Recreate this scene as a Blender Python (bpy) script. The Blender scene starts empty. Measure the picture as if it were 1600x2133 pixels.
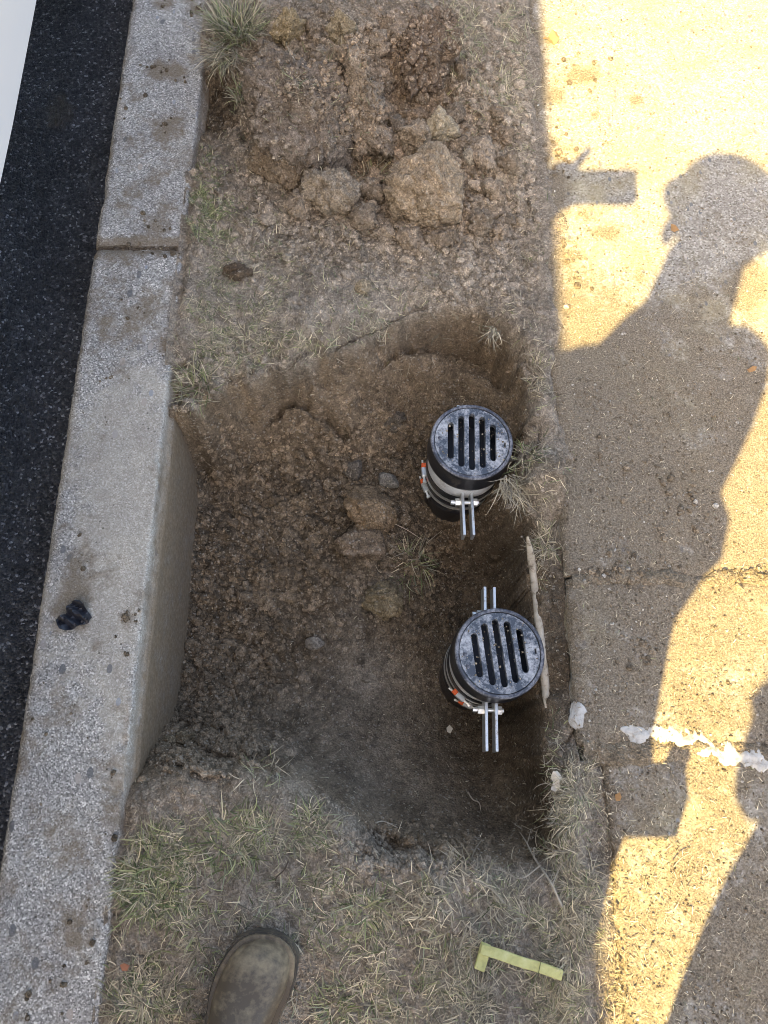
import bpy, bmesh, math, random
import numpy as np
from mathutils import Matrix, Vector, Euler

random.seed(7)
rng = np.random.default_rng(11)
S = bpy.context.scene
COL = S.collection
R = math.radians

# ------------------------------------------------------------------ camera
FPX, CW, CH = 1602.0, 1600.0, 2133.0
CAM_H, PITCH, ROLL = 1.40, R(18.3), R(0.6)
CAM_R = Matrix.Rotation(PITCH, 3, 'X') @ Matrix.Rotation(ROLL, 3, 'Z')
cd = bpy.data.cameras.new('camera')
cam = bpy.data.objects.new('camera', cd)
COL.objects.link(cam)
cam.location = (0, 0, CAM_H)
cam.rotation_euler = CAM_R.to_euler()
cd.sensor_fit = 'VERTICAL'
cd.sensor_height = 24.0
cd.lens = FPX / CH * 24.0
cd.clip_start = 0.004
cd.clip_end = 500
S.camera = cam

# ------------------------------------------------------------------ light
SX, SY = 0.385, 0.875                       # shadow offset per metre of height
SUN_EL = math.atan2(1.0, math.hypot(SX, SY))
SUN_TO = Vector((-SX, -SY, 1.0)).normalized()
w = bpy.data.worlds.new('World')
S.world = w
w.use_nodes = True
wn = w.node_tree.nodes
sky = wn.new('ShaderNodeTexSky')
sky.sky_type = 'NISHITA'
sky.sun_disc = False
sky.sun_elevation = SUN_EL
sky.sun_rotation = math.atan2(-SX, -SY)
sky.air_density = 0.8
sky.dust_density = 3.0
sky.ozone_density = 0.6
w.node_tree.links.new(sky.outputs[0], wn['Background'].inputs[0])
wn['Background'].inputs[1].default_value = 0.15
ld = bpy.data.lights.new('sun', 'SUN')
ld.energy = 4.7
ld.angle = R(0.53)
ld.color = (1.0, 0.81, 0.38)
sun = bpy.data.objects.new('sun', ld)
COL.objects.link(sun)
sun.rotation_euler = SUN_TO.to_track_quat('Z', 'Y').to_euler()
sun.location = (-3, -6, 8)
S.view_settings.view_transform = 'Standard'
S.view_settings.look = 'None'
S.view_settings.gamma = 1.0
S.view_settings.use_curve_mapping = False
S.cycles.use_denoising = True
S.cycles.filter_width = 0.9
S.view_settings.exposure = 2.15
S.view_settings.use_white_balance = True
S.view_settings.white_balance_temperature = 7600

# ------------------------------------------------------------------ helpers
def P(px, py, z=0.0):
    d = CAM_R @ Vector(((px - CW / 2) / FPX, (CH / 2 - py) / FPX, -1.0))
    t = (z - CAM_H) / d.z
    return Vector((d.x * t, d.y * t, z))

def to_px(x, y, z):
    """pixel coordinates of points (numpy); only used to read which part of the plan a point belongs to"""
    M = np.array(CAM_R)
    q = np.stack([x, y, z - CAM_H], -1) @ M
    return CW / 2 + FPX * q[..., 0] / -q[..., 2], CH / 2 - FPX * q[..., 1] / -q[..., 2]

def tag(o, label=None, cat=None, group=None, kind=None):
    if label: o['label'] = label
    if cat: o['category'] = cat
    if group: o['group'] = group
    if kind: o['kind'] = kind
    return o

def link(name, me, mat=None, parent=None, loc=None):
    o = bpy.data.objects.new(name, me)
    COL.objects.link(o)
    if mat is not None and me is not None and hasattr(me, 'materials') and not me.materials:
        me.materials.append(mat)
    if parent is not None: o.parent = parent
    if loc is not None: o.location = loc
    return o

def empty(name, loc=(0, 0, 0), rz=0.0):
    o = bpy.data.objects.new(name, None)
    o.empty_display_size = 0.05
    COL.objects.link(o)
    o.location = loc
    o.rotation_euler = (0, 0, rz)
    return o

def mesh_np(name, verts, faces, cols=None, smooth=True):
    """verts (n,3), faces (m,k) with one k, cols (n,3)"""
    me = bpy.data.meshes.new(name)
    verts = np.asarray(verts, np.float32)
    faces = np.asarray(faces, np.int32)
    m, k = faces.shape
    me.vertices.add(len(verts))
    me.vertices.foreach_set('co', verts.ravel())
    me.loops.add(m * k)
    me.loops.foreach_set('vertex_index', faces.ravel())
    me.polygons.add(m)
    me.polygons.foreach_set('loop_start', np.arange(0, m * k, k, dtype=np.int32))
    me.polygons.foreach_set('loop_total', np.full(m, k, np.int32))
    me.polygons.foreach_set('use_smooth', np.full(m, smooth))
    me.update(calc_edges=True)
    if cols is not None:
        put_col(me, cols)
    return me

def put_col(me, cols):
    a = me.attributes.new('Col', 'FLOAT_COLOR', 'POINT')
    c = np.ones((len(me.vertices), 4), np.float32)
    c[:, :3] = cols
    a.data.foreach_set('color', c.ravel())

def put_val(me, name, v):
    a = me.attributes.new(name, 'FLOAT', 'POINT')
    a.data.foreach_set('value', np.asarray(v, np.float32))

def bm_mesh(name, bm, smooth=False, angle=None):
    me = bpy.data.meshes.new(name)
    bm.normal_update()
    bm.to_mesh(me)
    bm.free()
    if smooth:
        me.polygons.foreach_set('use_smooth', np.ones(len(me.polygons), bool))
        if angle is not None:
            me.set_sharp_from_angle(angle=R(angle))
    return me

def add_box(bm, x0, x1, y0, y1, z0, z1, bevel=0.0, seg=2, mtx=None):
    r = bmesh.ops.create_cube(bm, size=1.0)
    vs = r['verts']
    for v in vs:
        v.co = Vector(((x0 + x1) / 2 + v.co.x * (x1 - x0), (y0 + y1) / 2 + v.co.y * (y1 - y0), (z0 + z1) / 2 + v.co.z * (z1 - z0)))
    if mtx is not None:
        bmesh.ops.transform(bm, matrix=mtx, verts=vs)
    if bevel > 0:
        es = list({e for v in vs for e in v.link_edges})
        bmesh.ops.bevel(bm, geom=es, offset=bevel, segments=seg, affect='EDGES', profile=0.6)
    return bm

def lathe(name, prof, n=64, mat=None, parent=None, smooth=True, angle=35):
    """closed profile of (r, z) turned round z"""
    prof = list(prof)
    k = len(prof)
    v, f = [], []
    for i in range(n):
        a = 2 * math.pi * i / n
        for r, z in prof:
            v.append((r * math.cos(a), r * math.sin(a), z))
    for i in range(n):
        j = (i + 1) % n
        for q in range(k):
            p = (q + 1) % k
            f.append((i * k + q, j * k + q, j * k + p, i * k + p))
    me = mesh_np(name, v, f, smooth=smooth)
    me.set_sharp_from_angle(angle=R(angle))
    return link(name, me, mat, parent)

def add_cyl(bm, p0, p1, r, n=12, r1=None):
    p0, p1 = Vector(p0), Vector(p1)
    d = p1 - p0
    m = Matrix.Translation((p0 + p1) / 2) @ d.to_track_quat('Z', 'Y').to_matrix().to_4x4()
    bmesh.ops.create_cone(bm, cap_ends=True, segments=n, radius1=r, radius2=r if r1 is None else r1, depth=d.length, matrix=m)

# ------------------------------------------------------------------ numpy noise
def _h(ix, iy, iz, seed):
    n = (ix.astype(np.int64) * 374761393 + iy.astype(np.int64) * 668265263 + iz.astype(np.int64) * 2147483647 + seed * 974711) & 0xffffffff
    n = ((n ^ (n >> 13)) * 1274126177) & 0xffffffff
    n = ((n ^ (n >> 16)) * 2246822519) & 0xffffffff
    return ((n ^ (n >> 15)) & 0xffffff) / float(0x1000000)

def vnoise(x, y, z=None, seed=0):
    if z is None: z = np.zeros_like(x)
    ix, iy, iz = np.floor(x), np.floor(y), np.floor(z)
    fx, fy, fz = x - ix, y - iy, z - iz
    fx, fy, fz = [t * t * t * (t * (t * 6 - 15) + 10) for t in (fx, fy, fz)]
    out = 0
    for dz in (0, 1):
        wz = fz if dz else 1 - fz
        if dz == 1 and not np.any(fz): continue
        for dy in (0, 1):
            wy = fy if dy else 1 - fy
            for dx in (0, 1):
                wx = fx if dx else 1 - fx
                out = out + wx * wy * wz * _h(ix + dx, iy + dy, iz + dz, seed)
    return out * 2 - 1

def fbm(x, y, z=None, seed=0, oct=4, gain=0.5):
    s, a, t = 0, 1.0, 0
    for o in range(oct):
        k = 2.03 ** o
        s = s + a * vnoise(x * k + o * 17.3, y * k + o * 5.1, None if z is None else z * k + o * 9.7, seed + o)
        t += a
        a *= gain
    return s / t

def worley2(x, y, seed=0):
    ix, iy = np.floor(x), np.floor(y)
    f1 = np.full(x.shape, 9.0)
    f2 = np.full(x.shape, 9.0)
    idv = np.zeros(x.shape)
    for dy in (-1, 0, 1):
        for dx in (-1, 0, 1):
            cx, cy = ix + dx, iy + dy
            z0 = np.zeros_like(cx)
            d = np.hypot(cx + _h(cx, cy, z0, seed) - x, cy + _h(cx, cy, z0, seed + 31) - y)
            rid = _h(cx, cy, z0, seed + 77)
            m = d < f1
            f2 = np.where(m, f1, np.minimum(f2, d))
            idv = np.where(m, rid, idv)
            f1 = np.where(m, d, f1)
    return f1, f2, idv

def worley3(x, y, z, seed=0):
    ix, iy, iz = np.floor(x), np.floor(y), np.floor(z)
    f1 = np.full(x.shape, 9.0)
    f2 = np.full(x.shape, 9.0)
    for dz in (-1, 0, 1):
        for dy in (-1, 0, 1):
            for dx in (-1, 0, 1):
                a, b, c = ix + dx, iy + dy, iz + dz
                d = np.sqrt((a + _h(a, b, c, seed) - x) ** 2 + (b + _h(a, b, c, seed + 31) - y) ** 2 + (c + _h(a, b, c, seed + 57) - z) ** 2)
                m = d < f1
                f2 = np.where(m, f1, np.minimum(f2, d))
                f1 = np.where(m, d, f1)
    return f1, f2

def sstep(a, b, x):
    t = np.clip((x - a) / (b - a), 0, 1)
    return t * t * (3 - 2 * t)

# ------------------------------------------------------------------ materials
class NT:
    def __init__(s, name, rough=0.9, spec=0.3):
        s.m = bpy.data.materials.new(name)
        s.m.use_nodes = True
        s.t = s.m.node_tree
        s.b = s.t.nodes['Principled BSDF']
        s.b.inputs['Roughness'].default_value = rough
        s.b.inputs['Specular IOR Level'].default_value = spec
    def n(s, typ, **kw):
        x = s.t.nodes.new(typ)
        for k, v in kw.items():
            if k.startswith('i_'):
                key = k[2:]
                x.inputs[int(key) if key.isdigit() else key.replace('_', ' ')].default_value = v
            else:
                setattr(x, k, v)
        return x
    def l(s, a, b): s.t.links.new(a, b)
    def coord(s):
        if not hasattr(s, '_c'): s._c = s.n('ShaderNodeTexCoord')
        return s._c.outputs['Object']
    def noise(s, scale, detail=4, rough=0.55, dist=0.0, vec=None):
        x = s.n('ShaderNodeTexNoise')
        x.inputs['Scale'].default_value = scale
        x.inputs['Detail'].default_value = detail
        x.inputs['Roughness'].default_value = rough
        x.inputs['Distortion'].default_value = dist
        s.l(vec or s.coord(), x.inputs['Vector'])
        return x.outputs['Fac']
    def voro(s, scale, feature='F1', out='Distance', vec=None, rnd=1.0):
        x = s.n('ShaderNodeTexVoronoi', feature=feature)
        x.inputs['Scale'].default_value = scale
        x.inputs['Randomness'].default_value = rnd
        s.l(vec or s.coord(), x.inputs['Vector'])
        return x.outputs[out]
    def ramp(s, fac, stops, interp='LINEAR'):
        x = s.n('ShaderNodeValToRGB')
        x.color_ramp.interpolation = interp
        e = x.color_ramp.elements
        while len(e) < len(stops): e.new(0.5)
        for i, (p, c) in enumerate(stops):
            e[i].position = p
            c = (c, c, c) if isinstance(c, (int, float)) else c
            e[i].color = (*c, 1)
        s.l(fac, x.inputs[0])
        return x.outputs[0]
    def mix(s, fac, a, b, mode='MIX'):
        x = s.n('ShaderNodeMix', data_type='RGBA', blend_type=mode)
        for v, i in ((fac, 0), (a, 6), (b, 7)):
            if hasattr(v, 'links'): s.l(v, x.inputs[i])
            elif i == 0: x.inputs[0].default_value = v
            else: x.inputs[i].default_value = (*v, 1)
        return x.outputs[2]
    def math(s, op, a, b=0.0, clamp=False):
        x = s.n('ShaderNodeMath', operation=op, use_clamp=clamp)
        for v, i in ((a, 0), (b, 1)):
            if hasattr(v, 'links'): s.l(v, x.inputs[i])
            else: x.inputs[i].default_value = v
        return x.outputs[0]
    def attr(s, name, out='Color'):
        x = s.n('ShaderNodeAttribute', attribute_name=name)
        return x.outputs[out]
    def sep(s, vec, axis):
        x = s.n('ShaderNodeSeparateXYZ')
        s.l(vec, x.inputs[0])
        return x.outputs[axis]
    def base(s, c):
        if hasattr(c, 'links'): s.l(c, s.b.inputs['Base Color'])
        else: s.b.inputs['Base Color'].default_value = (*c, 1)
    def rough(s, c): s.l(c, s.b.inputs['Roughness'])
    def bump(s, h, strength=0.5, dist=0.002, prev=None):
        x = s.n('ShaderNodeBump')
        x.inputs['Strength'].default_value = strength
        x.inputs['Distance'].default_value = dist
        s.l(h, x.inputs['Height'])
        if prev is not None: s.l(prev, x.inputs['Normal'])
        s.l(x.outputs[0], s.b.inputs['Normal'])
        return x.outputs[0]

def mat_soil(name='soil'):
    k = NT(name, 0.95, 0.12)
    c = k.attr('Col')
    n1 = k.noise(60, 5, 0.65)
    n2 = k.noise(420, 3, 0.6)
    v = k.voro(260, out='Color')
    g = k.ramp(n1, [(0.3, 0.68), (0.5, 1.0), (0.72, 1.32)])
    c = k.mix(1.0, c, g, 'MULTIPLY')
    g2 = k.ramp(n2, [(0.34, 0.66), (0.5, 1.0), (0.66, 1.38)])
    c = k.mix(0.85, c, g2, 'MULTIPLY')
    vc = k.sep(k.voro(330, out='Color'), 1)
    c = k.mix(1.0, c, k.ramp(vc, [(0.0, 0.74), (0.5, 0.98), (0.9, 1.2), (1.0, 1.5)]), 'MULTIPLY')
    vr = k.sep(v, 0)
    pale = k.ramp(vr, [(0.955, 0.0), (0.97, 1.0)])
    c = k.mix(k.math('MULTIPLY', pale, 0.65), c, (0.40, 0.355, 0.29))
    k.base(c)
    h = k.math('ADD', k.math('MULTIPLY', n1, 0.6), k.math('MULTIPLY', n2, 0.5))
    h = k.math('SUBTRACT', h, k.math('MULTIPLY', k.voro(210), 0.5))
    k.bump(h, 0.95, 0.008)
    return k.m

def mat_concrete(name, slab=False):
    k = NT(name, 0.9, 0.08)
    fine = k.voro(400 if not slab else 300, out='Color')
    fr = k.sep(fine, 0)
    big = k.noise(9, 5, 0.6, 0.3)
    if slab:
        base = k.ramp(fr, [(0.0, (0.17, 0.155, 0.13)), (0.3, (0.26, 0.24, 0.21)), (0.75, (0.335, 0.315, 0.28)), (1.0, (0.47, 0.45, 0.41))])
    else:
        base = k.ramp(fr, [(0.0, (0.15, 0.148, 0.142)), (0.28, (0.28, 0.275, 0.262)), (0.62, (0.39, 0.382, 0.362)), (0.86, (0.52, 0.51, 0.49)), (1.0, (0.78, 0.77, 0.74))])
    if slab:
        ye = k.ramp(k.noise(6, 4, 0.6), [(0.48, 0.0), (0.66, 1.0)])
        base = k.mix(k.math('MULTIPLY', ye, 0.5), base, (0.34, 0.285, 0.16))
    else:
        # cement skin still on the middle of the stones, worn to the stone elsewhere
        sk = k.math('ADD', k.attr('skin', 'Fac'), k.math('MULTIPLY', k.math('SUBTRACT', k.noise(26, 6, 0.7), 0.5), 1.6))
        sk = k.ramp(sk, [(0.35, 0.0), (0.65, 1.0)])
        fs = k.ramp(k.noise(500, 2, 0.6), [(0.3, (0.36, 0.33, 0.275)), (0.5, (0.46, 0.425, 0.36)), (0.7, (0.55, 0.515, 0.45))])
        base = k.mix(k.math('MULTIPLY', sk, 0.56), base, fs)
    tone = k.ramp(big, [(0.3, (0.82, 0.80, 0.78)), (0.55, (1.0, 0.99, 0.96)), (0.75, (1.12, 1.10, 1.04))])
    c = k.mix(1.0, base, tone, 'MULTIPLY')
    # larger stones in the mix
    mp = k.n('ShaderNodeMapping')
    mp.inputs['Scale'].default_value = (1.0, 0.62, 1.0)
    mp.inputs['Rotation'].default_value = (0, 0, 0.6)
    k.l(k.coord(), mp.inputs[0])
    st = k.voro(95 if slab else 62, out='Color', vec=mp.outputs[0])
    sd = k.voro(95 if slab else 62, vec=mp.outputs[0])
    sr = k.sep(st, 1)
    isst = k.math('MULTIPLY', k.math('GREATER_THAN', sr, 0.86 if slab else 0.945), k.math('LESS_THAN', sd, 0.36))
    sc = k.ramp(k.sep(st, 2), [(0.0, (0.12, 0.125, 0.135)), (0.45, (0.21, 0.21, 0.205)), (0.75, (0.30, 0.33, 0.36)), (1.0, (0.42, 0.36, 0.30))])
    c = k.mix(k.math('MULTIPLY', isst, 0.85), c, sc)
    # pits
    pd = k.voro(46)
    pit = k.ramp(pd, [(0.07, 1.0), (0.11, 0.0)])
    pr = k.math('MULTIPLY', pit, k.math('GREATER_THAN', k.noise(16, 2), 0.52))
    c = k.mix(k.math('MULTIPLY', pr, 0.7), c, (0.07, 0.062, 0.05))
    # mud from the dig
    mud = k.attr('mud', 'Fac')
    n = k.noise(48, 6, 0.7)
    nb = k.noise(15, 5, 0.65, 0.5)
    mm = k.math('ADD', mud, k.math('MULTIPLY', k.math('SUBTRACT', n, 0.5), 0.9))
    mm = k.math('ADD', mm, k.math('MULTIPLY', k.math('SUBTRACT', nb, 0.5), 1.3))
    mm = k.ramp(mm, [(0.36, 0.0), (0.70, 1.0)])
    nf = k.noise(330, 3, 0.65)
    mc = k.ramp(nf, [(0.3, (0.115, 0.092, 0.066)), (0.5, (0.205, 0.168, 0.122)), (0.72, (0.32, 0.27, 0.205))]) if not slab else \
        k.ramp(nf, [(0.32, (0.075, 0.059, 0.042)), (0.5, (0.170, 0.138, 0.099)), (0.68, (0.32, 0.27, 0.20))])
    c = k.mix(k.math('MULTIPLY', mm, 0.88), c, mc)
    if not slab:
        fc = k.math('MULTIPLY', k.attr('face', 'Fac'), k.ramp(k.noise(34, 5, 0.65), [(0.3, 0.55), (0.6, 0.95)]))
        c = k.mix(fc, c, k.ramp(k.noise(120, 5, 0.7), [(0.3, (0.20, 0.142, 0.088)), (0.5, (0.275, 0.20, 0.128)), (0.7, (0.35, 0.265, 0.18))]))
    k.base(c)
    h = k.math('ADD', k.math('MULTIPLY', fr, 0.5), k.math('MULTIPLY', nf, 0.7))
    h = k.math('SUBTRACT', h, k.math('MULTIPLY', pr, 1.5))
    h = k.math('ADD', h, k.math('MULTIPLY', mm, k.math('MULTIPLY', n, 1.2)))
    k.bump(h, 0.55, 0.003)
    return k.m

def mat_asphalt():
    k = NT('asphalt', 0.55, 0.5)
    v = k.voro(210, out='Color')
    d = k.voro(210)
    r = k.sep(v, 0)
    c = k.ramp(r, [(0.0, (0.016, 0.0175, 0.021)), (0.6, (0.045, 0.048, 0.055)), (0.86, (0.07, 0.073, 0.08)), (0.93, (0.13, 0.135, 0.145)), (1.0, (0.34, 0.35, 0.37))])
    n = k.noise(7, 5, 0.6, 0.4)
    c = k.mix(1.0, c, k.ramp(n, [(0.3, 0.6), (0.7, 1.6)]), 'MULTIPLY')
    mud = k.attr('mud', 'Fac')
    nm = k.noise(40, 5, 0.7)
    mm = k.ramp(k.math('ADD', mud, k.math('MULTIPLY', k.math('SUBTRACT', nm, 0.5), 1.2)), [(0.45, 0.0), (0.7, 1.0)])
    c = k.mix(k.math('MULTIPLY', mm, 0.75), c, (0.058, 0.05, 0.04))
    k.base(c)
    k.rough(k.math('ADD', k.math('MULTIPLY', k.sep(v, 1), 0.35), k.math('MULTIPLY_ADD', mm, 0.25), True) if False else k.math('ADD', k.math('MULTIPLY', k.sep(v, 1), 0.3), 0.42))
    h = k.math('SUBTRACT', k.math('MULTIPLY', r, 0.5), d)
    k.bump(h, 0.9, 0.006)
    return k.m

def mat_plain(name, c, rough=0.6, spec=0.4, metal=0.0, var=0.0, scale=40, bump=0.0, coat=0.0):
    k = NT(name, rough, spec)
    k.b.inputs['Metallic'].default_value = metal
    k.b.inputs['Coat Weight'].default_value = coat
    if var > 0:
        n = k.noise(scale, 5, 0.65)
        k.base(k.mix(1.0, c, k.ramp(n, [(0.28, 1 - var), (0.5, 1.0), (0.74, 1 + var)]), 'MULTIPLY'))
        if bump: k.bump(n, bump, 0.002)
    else:
        k.base(c)
    return k.m

def mat_dusty(name, c, dust, rough=0.5, spec=0.5, scale=22, lo=0.48, hi=0.66, amt=0.8, metal=0.0, fine=230):
    k = NT(name, rough, spec)
    k.b.inputs['Metallic'].default_value = metal
    n = k.noise(scale, 6, 0.68, 0.6)
    f = k.noise(fine, 3, 0.6)
    m = k.ramp(k.math('ADD', n, k.math('MULTIPLY', k.math('SUBTRACT', f, 0.5), 0.55)), [(lo, 0.0), (hi, 1.0)])
    k.base(k.mix(k.math('MULTIPLY', m, amt), c, dust))
    k.rough(k.math('ADD', k.math('MULTIPLY', m, 0.4), rough, True))
    k.bump(k.math('ADD', n, f), 0.25, 0.0015)
    return k.m

def mat_grass(name='grass_blade'):
    k = NT(name, 0.7, 0.25)
    k.base(k.attr('Col'))
    tr = k.n('ShaderNodeBsdfTranslucent')
    k.l(k.attr('Col'), tr.inputs[0])
    ms = k.n('ShaderNodeMixShader')
    ms.inputs[0].default_value = 0.22
    k.l(k.b.outputs[0], ms.inputs[1])
    k.l(tr.outputs[0], ms.inputs[2])
    k.l(ms.outputs[0], k.t.nodes['Material Output'].inputs[0])
    return k.m

M_SOIL = mat_soil()
M_KERB = mat_concrete('kerb_concrete')
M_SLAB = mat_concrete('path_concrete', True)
M_ASPH = mat_asphalt()
M_GRASS = mat_grass()
M_PLASTIC = mat_dusty('black_plastic', (0.013, 0.014, 0.017), (0.16, 0.13, 0.095), 0.30, 0.5, 24, 0.52, 0.74, 0.55)
M_RUBBER = mat_dusty('black_rubber', (0.016, 0.017, 0.02), (0.17, 0.14, 0.10), 0.45, 0.4, 26, 0.50, 0.74, 0.6)
M_LID = mat_dusty('dusty_grey_lid', (0.052, 0.066, 0.086), (0.55, 0.56, 0.57), 0.34, 0.5, 30, 0.42, 0.70, 0.85)
M_RIM = mat_dusty('lid_rim_plastic', (0.045, 0.05, 0.065), (0.42, 0.43, 0.46), 0.36, 0.5, 26, 0.42, 0.72, 0.7)
M_DARKIN = mat_plain('dark_inner_plastic', (0.03, 0.036, 0.05), 0.5, 0.4)
M_PVC = mat_dusty('grey_plastic_pipe', (0.60, 0.62, 0.62), (0.30, 0.25, 0.18), 0.40, 0.4, 26, 0.54, 0.76, 0.6)
M_STEEL = mat_dusty('zinc_steel', (0.74, 0.77, 0.76), (0.36, 0.31, 0.25), 0.30, 0.5, 40, 0.56, 0.72, 0.6, metal=0.75)
M_ORANGE = mat_plain('orange_tag', (0.75, 0.13, 0.035), 0.5)

# ------------------------------------------------------------------ levels of the dig (heightfield)
CTRL = []
def C(*pts):
    for px, py, z in pts:
        q = P(px, py, z)
        CTRL.append((q.x, q.y, z))
# rim, upper side
C((345, 760, 0), (360, 838, 0), (395, 836, 0), (440, 797, 0), (520, 783, 0), (600, 766, 0), (680, 735, -.004), (740, 715, -.014), (800, 680, -.014),
  (870, 650, -.014), (940, 634, -.008), (1010, 643, -.008), (1062, 678, 0), (1092, 740, 0), (1106, 820, 0), (1100, 880, 0), (1090, 950, 0), (1092, 1030, 0))
# rim, right side (sunk soil strip against the slab)
C((1128, 1090, -.02), (1130, 1180, -.055), (1135, 1280, -.06), (1145, 1380, -.06), (1150, 1470, -.055), (1140, 1560, -.045), (1150, 1640, -.02),
  (1165, 1720, -.005), (1175, 1795, 0), (1180, 1200, -.05), (1185, 1300, -.055), (1195, 1400, -.055), (1200, 1480, -.05), (1160, 1080, -.012))
# rim, lower side
C((1100, 1825, 0), (1000, 1818, 0), (900, 1800, 0), (810, 1782, -.006), (740, 1722, 0), (680, 1672, 0), (600, 1630, 0), (500, 1606, -.006), (400, 1602, -.014),
  (320, 1622, -.02), (270, 1650, -.015))
# upper wall and slope
C((455, 860, -.13), (425, 930, -.25), (500, 945, -.26), (520, 845, -.14), (560, 890, -.2), (600, 820, -.10), (640, 880, -.17), (700, 885, -.17), (745, 935, -.22),
  (680, 800, -.10), (750, 800, -.12), (800, 760, -.085), (850, 805, -.15), (900, 735, -.09), (900, 865, -.22), (980, 755, -.10), (1040, 790, -.10), (1060, 740, -.03),
  (960, 830, -.20), (1075, 850, -.09))
# floor
C((440, 1000, -.30), (430, 1100, -.30), (415, 1200, -.30), (395, 1300, -.30), (370, 1400, -.29), (345, 1480, -.26), (600, 1000, -.275), (700, 1000, -.26),
  (800, 960, -.25), (850, 905, -.24), (600, 1200, -.295), (750, 1100, -.265), (850, 1150, -.27), (700, 1300, -.305), (560, 1400, -.31), (700, 1430, -.315),
  (850, 1350, -.33), (900, 1250, -.32), (900, 1050, -.31), (960, 1150, -.34), (1020, 1190, -.33), (1000, 1300, -.37), (900, 1450, -.345), (1000, 1500, -.37), (1060, 1480, -.33),
  (1000, 1580, -.33), (500, 1300, -.305), (520, 1120, -.29), (1000, 1000, -.30), (1040, 1000, -.24))
# right wall
C((1060, 1080, -.14), (1085, 1090, -.06), (1055, 1160, -.25), (1090, 1180, -.13), (1080, 1260, -.2), (1105, 1260, -.10), (1110, 1400, -.14), (1095, 1480, -.2), (1100, 1560, -.16), (1085, 1620, -.19))
# lower slope with its dished hollow
C((330, 1540, -.14), (400, 1535, -.18), (500, 1520, -.215), (600, 1520, -.235), (380, 1580, -.05), (480, 1575, -.09), (560, 1590, -.05), (650, 1565, -.18), (660, 1620, -.07), (750, 1580, -.20),
  (800, 1640, -.175), (870, 1685, -.135), (770, 1690, -.055), (900, 1600, -.24), (950, 1700, -.15), (1000, 1650, -.22), (1060, 1700, -.16), (1050, 1785, -.04), (900, 1755, -.05), (1110, 1720, -.1), (1110, 1790, -.025))
# level ground and the heap
C((440, 560, 0), (600, 600, .004), (700, 560, .006), (420, 680, 0), (560, 680, 0), (800, 560, .006), (1000, 560, .004), (1100, 600, 0), (1120, 480, .0), (1100, 300, .01), (1090, 100, .01), (1060, 20, .01),
  (420, 450, 0), (440, 350, .0), (455, 215, -.06), (440, 280, -.035), (430, 120, .0), (450, 30, .01), (540, 40, .04), (650, 60, .05), (760, 20, .05), (880, 20, .05),
  (640, 230, .05), (740, 220, .05), (850, 130, .04), (980, 130, .03), (990, 240, .03), (860, 230, -.005), (870, 290, .015), (1000, 340, .02), (900, 420, .02), (780, 470, .01), (640, 450, .01), (690, 400, -.01), (540, 340, .015), (560, 420, .005), (1040, 420, .01),
  (300, 1750, 0), (400, 1700, .003), (500, 1750, .005), (600, 1750, .005), (280, 1900, 0), (450, 1900, 0), (650, 1850, .005), (800, 1900, .005), (1000, 1900, .004), (1150, 1900, 0), (250, 2100, 0), (450, 2100, 0), (700, 2050, .0), (900, 2050, 0), (1150, 2100, 0), (1160, 900, .004), (1160, 700, .004), (1160, 500, .003))
for y in (-1.2, -.9, -.7, 2.0, 2.3):
    for x in (-.45, -.15, .15, .45):
        CTRL.append((x, y, 0.0))
CP = np.array(CTRL)

def rbf_fit(cp, lam=2e-4):
    d = np.hypot(cp[:, None, 0] - cp[None, :, 0], cp[:, None, 1] - cp[None, :, 1])
    n = len(cp)
    A = np.zeros((n + 1, n + 1))
    A[:n, :n] = -d + lam * np.eye(n)
    A[:n, n] = 1
    A[n, :n] = 1
    b = np.zeros(n + 1)
    b[:n] = cp[:, 2]
    return np.linalg.solve(A, b)
RB = rbf_fit(CP, 2e-5)

STEP = 0.003
GX = np.arange(-.450, .470, STEP)
GY = np.arange(-.78, 1.98, STEP)
XX, YY = np.meshgrid(GX, GY)
# warp the plan a little so that the rim is ragged
WX = XX + .012 * fbm(XX * 14, YY * 14, seed=3, oct=4)
WY = YY + .012 * fbm(XX * 14, YY * 14, seed=23, oct=4)
Z0 = np.full(XX.shape, RB[-1])
for i in range(len(CP)):
    Z0 = Z0 - RB[i] * np.hypot(WX - CP[i, 0], WY - CP[i, 1])
QX, QY = to_px(XX, YY, Z0)

def blob(cx, cy, rx, ry, qx=None, qy=None):
    qx = QX if qx is None else qx
    qy = QY if qy is None else qy
    return np.exp(-(((qx - cx) / rx) ** 2 + ((qy - cy) / ry) ** 2))

# the cut edge of the turf: a sharp lip all round the hole
RIM = [(350, 852, .10), (392, 850, .10), (424, 822, .09), (446, 800, .08), (520, 786, .09), (600, 769, .08), (680, 738, .05), (740, 718, .07), (800, 683, .085), (870, 653, .10), (940, 637, .14), (1010, 646, .15), (1060, 680, .15), (1088, 740, .13), (1100, 820, .10),
       (1092, 880, .10), (1085, 950, .10), (1088, 1040, .10), (1108, 1085, .08), (1106, 1150, .05), (1110, 1220, .06), (1114, 1290, .07), (1122, 1370, .07), (1134, 1460, .08), (1136, 1560, .09), (1146, 1640, .09), (1158, 1720, .09), (1165, 1790, .06), (1100, 1816, .045),
       (1000, 1808, .02), (900, 1792, .015), (810, 1774, .012), (745, 1724, .010), (690, 1676, .012), (610, 1634, .02), (500, 1608, .035), (400, 1604, .05), (320, 1626, .05), (268, 1650, .05), (180, 1650, .05), (180, 852, .10)]
rp = np.array([P(a, b, 0)[:2] for a, b, c in RIM])
rd = np.array([c for a, b, c in RIM])
SXX = XX + .016 * fbm(XX * 16, YY * 16, seed=13, oct=5, gain=.6)
SYY = YY + .016 * fbm(XX * 16, YY * 16, seed=14, oct=5, gain=.6)
dmin = np.full(XX.shape, 9.0)
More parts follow.
